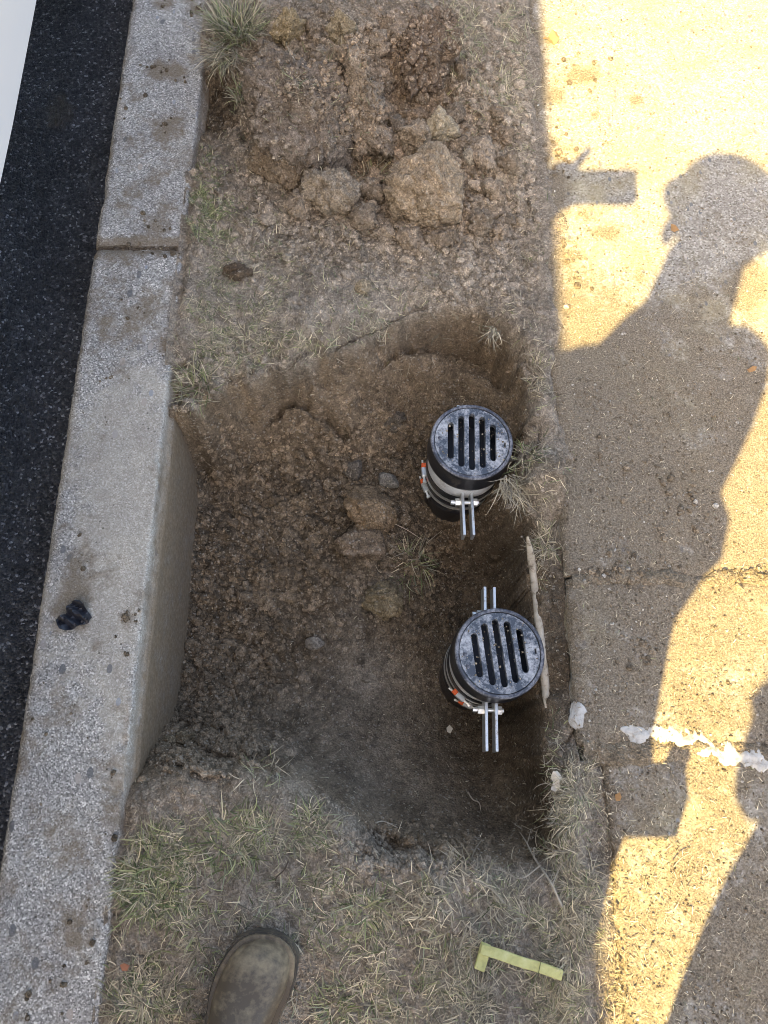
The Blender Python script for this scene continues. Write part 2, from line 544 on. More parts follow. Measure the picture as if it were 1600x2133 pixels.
dep = np.zeros(XX.shape)
ins_ = np.zeros(XX.shape, bool)
for i in range(len(rp)):
    a, b = rp[i], rp[(i + 1) % len(rp)]
    ab = b - a
    t = np.clip(((SXX - a[0]) * ab[0] + (SYY - a[1]) * ab[1]) / (ab @ ab), 0, 1)
    d = np.hypot(SXX - a[0] - t * ab[0], SYY - a[1] - t * ab[1])
    m = d < dmin
    dmin = np.where(m, d, dmin)
    dep = np.where(m, rd[i] * (1 - t) + rd[(i + 1) % len(rp)] * t, dep)
    cross = ((a[1] > SYY) != (b[1] > SYY))
    xi = a[0] + (SYY - a[1]) / (b[1] - a[1] if abs(b[1] - a[1]) > 1e-9 else 1e-9) * ab[0]
    ins_ ^= cross & (SXX < xi)
Z0 = np.where(ins_, np.minimum(Z0, -dep * sstep(0, .022, dmin)), np.maximum(Z0, -.012 - .1 * sstep(.02, .0, dmin) * 0) if False else np.where((Z0 < -.02) & (dmin < .08) & (YY < 1.0), np.minimum(-.004 + 0 * Z0, Z0 * .25), Z0))
QX, QY = to_px(XX, YY, Z0)
crumbly = np.clip(blob(560, 1120, 200, 230) * 1.3 + blob(470, 1330, 110, 150) + blob(420, 1540, 120, 50) * 1.2 + blob(640, 230, 260, 210) * 1.0 + blob(1000, 320, 130, 160)
                  + blob(780, 470, 220, 80) * .9 + blob(870, 1180, 120, 120) * .8 + blob(820, 960, 120, 80) * .7 + .22 + blob(860, 1770, 90, 40), 0, 1.15)
smoothwall = np.clip(blob(600, 820, 190, 60) + blob(1075, 1180, 40, 150) + blob(790, 1630, 110, 60) * .6 + blob(850, 720, 160, 60) + .5 * blob(770, 1330, 90, 110), 0, 1)
crumbly = crumbly * (1 - .8 * smoothwall)
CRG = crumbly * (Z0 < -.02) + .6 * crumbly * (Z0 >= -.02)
bx, by = XX + .006 * fbm(XX * 40, YY * 40, seed=8, oct=3), YY + .006 * fbm(XX * 40, YY * 40, seed=9, oct=3)
Z = Z0.copy()
Z += .008 * fbm(XX * 9, YY * 9, seed=40, oct=3)
Z += .004 * fbm(XX * 30, YY * 30, seed=41, oct=3)
Z += .0030 * fbm(XX * 110, YY * 110, seed=42, oct=3)
Z += .010 * fbm(XX * 18, YY * 18, seed=43, oct=4, gain=.62) * np.clip(blob(700, 220, 300, 240) + .25 * (Z0 < -.03), 0, 1)
for cell, amp, sd in ((.045, .022, 21), (.030, .017, 1), (.016, .0095, 2), (.0095, .0055, 5)):
    f1, f2, cid = worley2(bx / cell, by / cell, sd)
    dome = np.clip(1 - (f1 / .62) ** 2, 0, 1) * (.35 + .65 * cid)
    keep = sstep(.25, .75, fbm(XX * 22, YY * 22, seed=60 + sd, oct=2) * .5 + .55)
    Z += amp * dome * crumbly * (keep if cell > .012 else 1)
# streaks of the spade on the smooth walls
wallk = np.clip(blob(600, 850, 260, 90) + blob(900, 760, 200, 110), 0, 1) * (Z0 < -.02)
Z += wallk * (.020 * fbm(XX * 11, YY * 16, seed=150, oct=5, gain=.6) + .012 * (np.abs(fbm(XX * 24, YY * 24, seed=151, oct=4)) - .3))
f1, f2, cid = worley2(bx / .038, by / .026, 155)
Z += wallk * .016 * (cid - .5) * sstep(.02, .16, f2 - f1)
Z += smoothwall * .005 * fbm(XX * 16, YY * 90 - XX * 30, seed=50, oct=3)

def crack(pts, width, depth, z=0.0):
    global Z
    q = [P(a, b, zz) for a, b, zz in pts]
    d = np.full(XX.shape, 9.0)
    for a, b in zip(q[:-1], q[1:]):
        ab = np.array((b.x - a.x, b.y - a.y))
        L2 = max(ab @ ab, 1e-9)
        t = np.clip(((WX - a.x) * ab[0] + (WY - a.y) * ab[1]) / L2, 0, 1)
        d = np.minimum(d, np.hypot(WX - a.x - t * ab[0], WY - a.y - t * ab[1]))
    Z = Z - depth * np.exp(-(d / width) ** 2) * (.65 + .35 * vnoise(XX * 60, YY * 60, seed=71))
crack([(575, 880, -.2), (610, 862, -.19), (650, 868, -.19), (690, 886, -.19), (712, 905, -.2)], .009, .075)
crack([(450, 806, 0), (520, 793, 0), (600, 777, 0), (680, 746, 0), (740, 727, 0)], .006, .03)
crack([(790, 700, 0), (870, 668, 0), (940, 654, 0), (1005, 662, 0), (1050, 695, 0), (1078, 745, 0)], .014, .06)
crack([(655, 780, -.05), (640, 830, -.1), (650, 850, -.12), (690, 835, -.1)], .004, .02)
crack([(345, 1545, -.1), (420, 1560, -.1), (500, 1590, -.07), (560, 1580, -.08)], .009, .05)
crack([(360, 1500, -.2), (420, 1510, -.2), (470, 1525, -.2)], .006, .03)
crack([(530, 1415, -.31), (580, 1428, -.31), (620, 1424, -.31)], .0035, .014)
crack([(680, 380, 0), (730, 385, 0), (790, 350, 0), (800, 300, 0)], .022, .06)
crack([(640, 362, 0), (670, 378, 0), (720, 376, 0)], .016, .06)
crack([(500, 250, 0), (520, 300, 0), (545, 330, 0)], .012, .03)
crack([(640, 120, .05), (680, 200, .05), (690, 290, .05)], .010, .03)
crack([(800, 60, .04), (815, 150, .04), (830, 240, .02)], .014, .04)
crack([(930, 100, .03), (940, 200, .03)], .012, .03)
crack([(780, 1740, 0), (830, 1770, 0), (900, 1790, 0)], .013, .05)
crack([(790, 440, 0), (820, 470, 0), (900, 485, 0), (980, 470, 0)], .010, .02)
crack([(800, 1180, -.27), (850, 1195, -.27), (790, 1150, -.27)], .010, .022)
crack([(1050, 1095, -.15), (1070, 1180, -.17), (1090, 1250, -.15)], .004, .012)

SLAB_X, SLAB_Z = .337, .012
J1, J2 = .333, .030                       # joints of the path
edge_wob = .050 * fbm(YY * 9, XX * 3, seed=80, oct=4)
over = sstep(P(1160, 1030).y, P(1160, 900).y, YY) * (YY > J2) + sstep(J2 + .03, J2 - .06, YY)
lap = np.clip((XX - SLAB_X - .012 - edge_wob) / .055, -1, 1)
z_lap = SLAB_Z + .004 - .03 * sstep(-.2, 1, lap) + .003 * fbm(XX * 60, YY * 60, seed=81, oct=3)
ins = XX > SLAB_X - .045
Zl = np.where(XX > SLAB_X - .002, np.minimum(z_lap, SLAB_Z + .008), Z + (z_lap - Z) * sstep(SLAB_X - .05, SLAB_X - .002, XX) * .8)
Z = np.where(ins, np.where(over > .5, Zl, np.where(XX > SLAB_X + .004, np.minimum(Z, -.05), Z)), Z)
# against the kerb: a narrow gap
gap = np.exp(-((XX + .437) / .010) ** 2)
Z = Z - gap * (.012 + .010 * fbm(YY * 30, XX * 4, seed=83, oct=2)) * (Z > -.1)

def zat(x, y):
    fx = np.clip((np.asarray(x) - GX[0]) / STEP, 0, len(GX) - 1.001)
    fy = np.clip((np.asarray(y) - GY[0]) / STEP, 0, len(GY) - 1.001)
    i, j = fx.astype(int), fy.astype(int)
    a, b = fx - i, fy - j
    return (Z[j, i] * (1 - a) + Z[j, i + 1] * a) * (1 - b) + (Z[j + 1, i] * (1 - a) + Z[j + 1, i + 1] * a) * b

ZT = Z.copy()        # ground with the clods on it
def ztop(x, y):
    i = np.clip(((np.asarray(x) - GX[0]) / STEP + .5).astype(int), 0, len(GX) - 1)
    j = np.clip(((np.asarray(y) - GY[0]) / STEP + .5).astype(int), 0, len(GY) - 1)
    return ZT[j, i]

def blur(a, n):
    for _ in range(n):
        a = (a + np.roll(a, 1, 0) + np.roll(a, -1, 0) + np.roll(a, 1, 1) + np.roll(a, -1, 1)) / 5
    return a
def soil_grid():
    """topsoil is grey brown; cut faces show tan clay; the loose floor is darker; moist dark earth against the slab; pinker heap"""
    x, y, z, qx, qy = XX, YY, Z, QX, QY
    gy_, gx_ = np.gradient(blur(Z0, 6), STEP)
    slope = np.hypot(gx_, gy_)
    n = fbm(x * 7, y * 7, seed=90, oct=4)
    n2 = fbm(x * 28, y * 28, seed=91, oct=3)
    n3 = fbm(x * 85, y * 85, seed=92, oct=3)
    top, sub, clay = np.array((.272, .236, .192)), np.array((.178, .141, .101)), np.array((.235, .183, .128))
    heap, grey, dark_earth, red = np.array((.262, .204, .148)), np.array((.310, .274, .226)), np.array((.088, .068, .047)), np.array((.135, .092, .058))
    c = np.tile(top, x.shape + (1,))
    def lay(k, col):
        nonlocal c
        k = np.clip(k, 0, 1)[..., None]
        c = c * (1 - k) + col * k
    lay(sstep(-.012, -.035, Z0 + .015 * n2), sub)
    lay(sstep(.45, .95, slope + .5 * n2) * sstep(-.01, -.03, Z0) * (YY > P(600, 960, -.25).y), clay)
    lay(sstep(.45, .95, slope + .5 * n2) * sstep(-.01, -.03, Z0) * .35, clay)
    lay(blob(880, 740, 170, 80, qx, qy) * (.8 + .6 * n2), clay * .92)
    lay(blob(1072, 1180, 36, 160, qx, qy) * .8, np.array((.19, .155, .115)))
    lay(blob(430, 1600, 140, 26, qx, qy) * (.7 + .6 * n2), clay)
    lay((blob(700, 200, 260, 220, qx, qy) + blob(880, 400, 160, 120, qx, qy)) * (.8 + .5 * n), heap)
    lay((blob(520, 620, 200, 110, qx, qy) * .8 + blob(760, 610, 160, 90, qx, qy) * .8 + blob(770, 1330, 70, 110, qx, qy) + blob(700, 1460, 120, 60, qx, qy) * .3 + blob(790, 1640, 90, 40, qx, qy) * .35) * (.75 + .8 * n), grey)
    lay((blob(730, 1560, 190, 110, qx, qy) * .75 + blob(450, 1620, 190, 45, qx, qy) * .7) * (.75 + .6 * n2), np.array((.245, .205, .158)))
    lay(np.clip(blob(1165, 1330, 34, 190, qx, qy) * 1.3, 0, 1) * (.8 + .4 * n2), dark_earth)
    lay((blob(1120, 1640, 46, 150, qx, qy) + blob(1010, 1720, 110, 50, qx, qy) * .55 + blob(840, 1765, 60, 24, qx, qy) * .7 + blob(455, 215, 30, 60, qx, qy)) * (.8 + .6 * n2), dark_earth)  # darker tone on the lower right wall, the near rim and the kerb hollow
    lay((blob(1010, 1230, 70, 130, qx, qy) * .7 + blob(1010, 1560, 90, 70, qx, qy) * .6 + blob(960, 1130, 60, 60, qx, qy) * .5) * (.8 + .6 * n), red)
    lay(blob(880, 130, 70, 120, qx, qy) * .5 * (.8 + .6 * n2), np.array((.185, .125, .085)))
    c = c * np.array((1.025, .995, .955))
    c = c * (1 - .30 * np.clip(CRG, 0, 1))[..., None]          # shade of the gaps between crumbs, put into the base colour
    return c * np.clip(1 + .24 * n2 + .16 * n + .30 * n3, .35, 1.8)[..., None]

ny, nx = XX.shape
QX, QY = to_px(XX, YY, Z)
idx = np.arange(nx * ny).reshape(ny, nx)
gf = np.stack([idx[:-1, :-1], idx[:-1, 1:], idx[1:, 1:], idx[1:, :-1]], -1).reshape(-1, 4)
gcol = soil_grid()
def col_at(x, y):
    i = np.clip(((np.asarray(x) - GX[0]) / STEP + .5).astype(int), 0, len(GX) - 1)
    j = np.clip(((np.asarray(y) - GY[0]) / STEP + .5).astype(int), 0, len(GY) - 1)
    return gcol[j, i]
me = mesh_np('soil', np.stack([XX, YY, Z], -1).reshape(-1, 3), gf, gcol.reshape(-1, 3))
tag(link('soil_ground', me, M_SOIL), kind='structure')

# the land farther out, butted against the detailed patch
def flat_sheet(name, rects, mat, mud=0.0, col=None):
    v, f = [], []
    for x0, x1, y0, y1, z in rects:
        b = len(v)
        v += [(x0, y0, z), (x1, y0, z), (x1, y1, z), (x0, y1, z)]
        f.append((b, b + 1, b + 2, b + 3))
    me = mesh_np(name, v, f, None if col is None else np.tile(np.array(col), (len(v), 1)), smooth=False)
    put_val(me, 'mud', np.full(len(v), mud))
    return tag(link(name, me, mat), kind='structure')
flat_sheet('verge', [(-.437, SLAB_X + .1, GY[-1], 60, -.002), (-.437, SLAB_X + .1, -60, GY[0], -.002), (1.78, 120, -60, 60, -.004)], M_SOIL, col=(.17, .155, .11))

# ------------------------------------------------------------------ road
RX = np.arange(-1.12, -.628, .004)
RY = np.arange(-.9, 2.2, .004)
rx, ry = np.meshgrid(RX, RY)
f1, f2, cid = worley2(rx / .0085, ry / .0085, 15)
rz = -.105 + .0035 * np.clip(1 - (f1 / .7) ** 2, 0, 1) * (.3 + cid) + .002 * fbm(rx * 20, ry * 20, seed=5, oct=3)
mudr = np.clip(sstep(-.72, -.635, rx) * .55 + .25 * fbm(rx * 5, ry * 3, seed=6, oct=3), 0, 1)
q = P(125, 235, -.1)
md = np.exp(-(((rx - q.x) / .05) ** 2 + ((ry - q.y) / .07) ** 2))
rz += md * (.012 * np.clip(fbm(rx * 45, ry * 22, seed=7, oct=3), 0, 1) + .002)
mudr = np.clip(mudr + md * .9, 0, 1)
rny, rnx = rx.shape
idx = np.arange(rnx * rny).reshape(rny, rnx)
rf = np.stack([idx[:-1, :-1], idx[:-1, 1:], idx[1:, 1:], idx[1:, :-1]], -1).reshape(-1, 4)
me = mesh_np('road_near', np.stack([rx, ry, rz], -1).reshape(-1, 3), rf)
put_val(me, 'mud', mudr.ravel())
tag(link('road', me, M_ASPH), kind='structure')
flat_sheet('road_beyond', [(-9, RX[0], -60, 60, -.104), (RX[0], -.62, RY[-1], 60, -.104), (RX[0], -.62, -60, RY[0], -.104)], M_ASPH)

# ------------------------------------------------------------------ kerb of cast stones
KX0, KX1 = -.638, -.438
KPROF = [(KX0 + .004, -.40), (KX0 + .002, -.20), (KX0, -.08), (KX0, -.03), (KX0 + .003, -.012), (KX0 + .010, -.003)]
KPROF += [(x, 0.0) for x in np.arange(KX0 + .018, KX1 - .012, .006)]
KPROF += [(KX1 - .009, -.0004), (KX1 - .006, -.0016), (KX1 - .0040, -.005), (KX1 - .001, -.018), (KX1 + .001, -.034), (KX1 + .0055, -.038), (KX1 + .0065, -.05)]
KPROF += [(KX1 + .007, z) for z in (-.08, -.12, -.16, -.2, -.24, -.28, -.33, -.40)]
KMUD = [(345, 150, 50, 22, .9), (350, 270, 45, 40, .8), (300, 645, 60, 40, .8), (320, 520, 70, 20, .75), (240, 770, 50, 40, .5), (265, 1290, 22, 26, .7), (205, 900, 70, 50, .4), (120, 1480, 70, 90, .5), (150, 1750, 90, 90, .55),
        (330, 460, 35, 60, .7), (225, 1600, 40, 40, .5), (160, 1950, 60, 120, .6), (340, 10, 25, 15, .9), (412, 20, 18, 14, .9), (90, 2050, 80, 60, .5), (265, 210, 30, 40, .5), (180, 1160, 40, 60, .3), (345, 720, 20, 25, .6), (260, 1350, 20, 60, .3)]
def kerb_stone(y0, y1, fine):
    ys = np.arange(y0, y1 + 1e-6, .006 if fine else .05)
    pr = np.array(KPROF)
    x = np.tile(pr[:, 0], (len(ys), 1))
    z = np.tile(pr[:, 1], (len(ys), 1))
    y = np.tile(ys[:, None], (1, len(pr)))
    de = np.minimum(y - y0, y1 - y)
    z = z - .006 * np.exp(-(de / .008) ** 2) * (z > -.05)
    x = x + .0012 * fbm(y * 12, z * 12 + x * 12, seed=31, oct=4) + .0012 * fbm(y * 70, (z + x) * 70, seed=33, oct=2)
    chip = np.clip(fbm(y * 26, x * 26, seed=32, oct=3) - .26, 0, 1) * (np.exp(-((x - KX1 + .008) / .012) ** 2) + np.exp(-((x - KX0 - .006) / .012) ** 2)) * (z > -.05)
    z = z - .022 * chip + .0016 * fbm(x * 30, y * 30, seed=34, oct=4) + .0007 * fbm(x * 150, y * 150, seed=35, oct=2)
    y = y + .003 * fbm(x * 40, z * 40, seed=int(abs(y0) * 10) + 36, oct=2) * np.exp(-(de / .02) ** 2)
    qx, qy = to_px(x, y, z)
    mud = .32 + .55 * fbm(x * 9, y * 7, seed=37, oct=4) + .12 * sstep(-.52, -.45, x)
    for a, b, c, d, e in KMUD: mud = np.maximum(mud, e * .85 * blob(a, b, c * 1.3, d * 1.3, qx, qy) + .05)
    mud = np.maximum(mud, np.exp(-(de / .028) ** 2) * .8)
    below = sstep(-.025, -.05, z) * (x > -.55)
    mud = np.where(below > .3, .78 + .35 * fbm(y * 4, z * 14, seed=39, oct=4), mud)
    edge = sstep(-.004, -.010, z) * (z > -.036) * (x > -.55)
    mud = np.where(edge > .3, .38 + .3 * fbm(y * 9, z * 20, seed=38, oct=3), mud)
    skin = np.exp(-((y - .42) / .42) ** 2) * (.45 + .5 * sstep(-.62, -.50, x)) + .5 * fbm(x * 7, y * 5, seed=45, oct=3) - .6 * below + .3 * edge
    nk = len(pr)
    idx = np.arange(len(ys) * nk).reshape(len(ys), nk)
    f = np.stack([idx[:-1, :-1], idx[:-1, 1:], idx[1:, 1:], idx[1:, :-1]], -1).reshape(-1, 4)
    v = np.stack([x, y, z], -1).reshape(-1, 3)
    bm = bmesh.new()
    me = mesh_np('kerb_stone', v, f[:, ::-1])
    put_val(me, 'mud', mud.ravel())
    put_val(me, 'skin', skin.ravel())
    put_val(me, 'face', (below + .45 * edge).clip(0, 1).ravel())
    # end caps
    bm.from_mesh(me)
    bm.verts.ensure_lookup_table()
    bm.faces.new([bm.verts[i] for i in idx[0]])
    bm.faces.new([bm.verts[i] for i in idx[-1][::-1]])
    bm.to_mesh(me)
    bm.free()
    me.set_sharp_from_angle(angle=R(60))
    return me
KJ = P(290, 513).y
kerb = tag(empty('kerb', (0, 0, 0)), kind='structure')
ye = KJ
for a, b, fine in ((KJ + .006, KJ + 1.83, True), (KJ - 1.83, KJ - .006, True), (KJ + 1.845, KJ + 3.66, False), (KJ - 3.66, KJ - 1.845, False), (KJ - 5.5, KJ - 3.675, False), (KJ + 3.675, KJ + 5.5, False)):
    link('kerb_stone', kerb_stone(a, b, fine), M_KERB, kerb)

bm = bmesh.new()
add_box(bm, KX0 + .006, KX1 - .004, KJ - .0061, KJ + .0061, -.3, -.010)
bmesh.ops.subdivide_edges(bm, edges=[e for e in bm.edges if e.calc_length() > .15], cuts=40)
for v_ in bm.verts:
    if v_.co.z > -.1: v_.co.z += .006 * vnoise(np.array([v_.co.x * 90]), np.array([2.2]), seed=3)[0]
me = bm_mesh('joint_fill', bm)
put_col(me, np.tile(np.array((.16, .125, .09)), (len(me.vertices), 1)))
link('joint_fill', me, M_SOIL, kerb)

# ------------------------------------------------------------------ concrete path
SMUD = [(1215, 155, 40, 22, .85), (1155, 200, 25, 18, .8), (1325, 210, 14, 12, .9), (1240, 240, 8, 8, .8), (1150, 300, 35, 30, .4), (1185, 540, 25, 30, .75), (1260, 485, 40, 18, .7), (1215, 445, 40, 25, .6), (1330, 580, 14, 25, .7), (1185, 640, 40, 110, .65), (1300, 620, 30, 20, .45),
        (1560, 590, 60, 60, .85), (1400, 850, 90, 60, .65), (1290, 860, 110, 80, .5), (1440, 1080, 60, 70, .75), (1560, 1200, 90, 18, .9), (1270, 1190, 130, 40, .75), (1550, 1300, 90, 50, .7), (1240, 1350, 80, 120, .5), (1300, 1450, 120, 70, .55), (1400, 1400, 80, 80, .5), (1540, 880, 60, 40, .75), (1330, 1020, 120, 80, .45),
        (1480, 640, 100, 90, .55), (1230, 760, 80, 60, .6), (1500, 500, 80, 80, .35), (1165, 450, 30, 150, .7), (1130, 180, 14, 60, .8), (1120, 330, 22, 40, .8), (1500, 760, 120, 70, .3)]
def slab_mesh(x0, x1, y0, y1, step, top, thick, dusty, seed, rough_end=0.0):
    xs = np.arange(x0, x1 + step / 2, step)
    ys = np.arange(y0, y1 + step / 2, step)
    x, y = np.meshgrid(xs, ys)
    dx = np.minimum(x - x0, x1 - x)
    dy = np.minimum(y - y0, y1 - y)
    d = np.minimum(dx, dy)
    z = top - .009 * np.exp(-d / .006) + .0016 * fbm(x * 20, y * 20, seed=seed, oct=4) + .0009 * fbm(x * 120, y * 120, seed=seed + 1, oct=2)
    chip = np.clip(fbm(x * 22, y * 22, seed=seed + 2, oct=3) - .2, 0, 1) * np.exp(-d / .014)
    z = z - .02 * chip
    wx = .007 * fbm(y * 16, x * 3, seed=seed + 3, oct=4) * np.exp(-dx / .03)
    wy = (.004 + rough_end) * fbm(x * 16, y * 3, seed=seed + 4, oct=4) * np.exp(-dy / .03)
    x, y = x + wx, y + wy
    qx, qy = to_px(x, y, z)
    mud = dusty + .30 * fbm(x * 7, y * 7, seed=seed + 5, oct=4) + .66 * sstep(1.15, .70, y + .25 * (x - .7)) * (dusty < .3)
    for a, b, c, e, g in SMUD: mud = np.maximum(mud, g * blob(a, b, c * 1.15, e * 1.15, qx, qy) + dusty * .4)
    mud = np.maximum(mud, .8 * np.exp(-((x - SLAB_X) / .035) ** 2))
    mud = np.maximum(mud, .8 * np.exp(-(dy / .016) ** 2))
    ny, nx = x.shape
    idx = np.arange(nx * ny).reshape(ny, nx)
    f = np.stack([idx[:-1, :-1], idx[:-1, 1:], idx[1:, 1:], idx[1:, :-1]], -1).reshape(-1, 4)
    ring = np.concatenate([idx[0, :], idx[1:, -1], idx[-1, -2::-1], idx[-2:0:-1, 0]])
    v = np.stack([x, y, z], -1).reshape(-1, 3)
    levels = (.02, .045, .08, thick)
    prev = ring
    vv, ff, mm = [v], [f], [mud.ravel()]
    off = len(v)
    for lv in levels:
        s = v[ring].copy()
        s[:, 2] = top - lv
        s[:, 0] += .006 * fbm(s[:, 1] * 30, s[:, 2] * 30, seed=seed + 7, oct=3) - .004 * (lv / thick)
        cur = np.arange(off, off + len(ring))
        off += len(ring)
        vv.append(s)
        mm.append(np.full(len(ring), .25 if lv < .03 else .6))
        ff.append(np.stack([prev, cur, np.roll(cur, -1), np.roll(prev, -1)], -1))
        prev = cur
    me = mesh_np('concrete_slab', np.concatenate(vv), np.concatenate(ff))
    put_val(me, 'mud', np.concatenate(mm))
    me.set_sharp_from_angle(angle=R(55))
    return me
path = tag(empty('footpath', (0, 0, 0)), kind='structure')
PX1 = 1.74
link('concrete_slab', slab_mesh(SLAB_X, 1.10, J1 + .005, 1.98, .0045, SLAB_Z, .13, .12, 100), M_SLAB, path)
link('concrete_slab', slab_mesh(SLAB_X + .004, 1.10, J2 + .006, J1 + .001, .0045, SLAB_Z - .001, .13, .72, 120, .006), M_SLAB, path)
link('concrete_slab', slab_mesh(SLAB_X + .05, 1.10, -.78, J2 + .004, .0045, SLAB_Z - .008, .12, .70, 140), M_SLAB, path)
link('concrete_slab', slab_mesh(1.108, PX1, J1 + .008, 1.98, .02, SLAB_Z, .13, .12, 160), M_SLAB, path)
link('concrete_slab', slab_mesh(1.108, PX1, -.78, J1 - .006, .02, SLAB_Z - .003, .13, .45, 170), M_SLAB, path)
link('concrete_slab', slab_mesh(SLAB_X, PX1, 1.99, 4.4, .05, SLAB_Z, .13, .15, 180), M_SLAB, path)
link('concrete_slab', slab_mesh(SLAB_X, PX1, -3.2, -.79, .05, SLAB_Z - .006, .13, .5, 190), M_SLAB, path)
# bed under the path
flat_sheet('path_bed', [(SLAB_X + .135, 1.78, -60, 60, -.018)], M_SOIL, col=(.15, .125, .09))
# soil trodden into the joints
def joint_soil(yc, hw, zt, seed, lo):
    xs = np.arange(SLAB_X + .012, 1.09, .004)
    ys = np.arange(yc - hw, yc + hw + .001, .004)
    x, y = np.meshgrid(xs, ys)
    e = np.abs(y - yc - .012 * fbm(x * 12, y * 0, seed=seed, oct=3)) / hw
    z = zt + .007 * fbm(x * 24, y * 24, seed=seed + 1, oct=5, gain=.6) + .002 + lo - .016 * e ** 2
    f1, f2, cid = worley2(x / .010, y / .010, seed)
    z = z + .003 * np.clip(1 - (f1 / .7) ** 2, 0, 1) * cid
    ny_, nx_ = x.shape
    idx = np.arange(nx_ * ny_).reshape(ny_, nx_)
    f = np.stack([idx[:-1, :-1], idx[:-1, 1:], idx[1:, 1:], idx[1:, :-1]], -1).reshape(-1, 4)
    c = np.array((.215, .176, .127)) * (1 + .3 * fbm(x * 40, y * 40, seed=seed + 4, oct=3))[..., None]
    me = mesh_np('joint_soil', np.stack([x, y, z], -1).reshape(-1, 3), f, c.reshape(-1, 3))
    link('joint_soil', me, M_SOIL, path)
joint_soil(J1, .022, SLAB_Z, 220, .0)
joint_soil(J2 + .004, .030, SLAB_Z - .004, 230, .002)
# pale mortar band between two slabs
k = NT('pale_mortar', 0.9, 0.2)
nn = k.noise(70, 6, 0.7)
k.base(k.ramp(nn, [(0.3, (.26, .24, .205)), (0.48, (.43, .42, .39)), (0.72, (.56, .55, .52))]))
k.bump(nn, 0.6, 0.003)
M_MORTAR = k.m
def mortar_strip():
    a, b, c = P(1345, 1517), P(1470, 1552), P(1600, 1598)
    n = 160
    v, f = [], []
    for i in range(n):
        t = i / (n - 1)
        p = a * (1 - t) ** 2 + 2 * t * (1 - t) * b + c * t * t
        e0 = .012 * fbm(np.array([t * 9.0]), np.array([.3]), seed=200, oct=3)[0]
        e1 = .012 * fbm(np.array([t * 9.0]), np.array([5.3]), seed=201, oct=3)[0]
        hw = (.016 + .003 * math.sin(t * 23)) * min(1, .2 + 8 * t)
        e0 += .004 * vnoise(np.array([t * 60.0]), np.array([1.3]), seed=203)[0]
        e1 += .004 * vnoise(np.array([t * 60.0]), np.array([7.3]), seed=204)[0]
        for j in range(13):
            s = j / 12
            yy = p.y - hw + e0 + (2 * hw + e1 - e0) * s
            zz = SLAB_Z + .0016 - .0045 * (2 * abs(s - .5)) ** 2.5 + .0050 * fbm(np.array([p.x * 70]), np.array([yy * 70]), seed=202, oct=3)[0]
            v.append((p.x, yy, zz))
    for i in range(n - 1):
        for j in range(12):
            q = i * 13 + j
            f.append((q, q + 13, q + 14, q + 1))
    return mesh_np('mortar_strip', v, f)
link('mortar_strip', mortar_strip(), M_MORTAR, path)

# ------------------------------------------------------------------ lumps of earth and stone
def ico(sub):
    bm = bmesh.new()
    bmesh.ops.create_icosphere(bm, subdivisions=sub, radius=1.0)
    v = np.array([x.co[:] for x in bm.verts])
    f = np.array([[x.index for x in q.verts] for q in bm.faces])
    bm.free()
    return v, f
ICO = {s: ico(s) for s in (1, 2, 3, 4, 5, 6)}

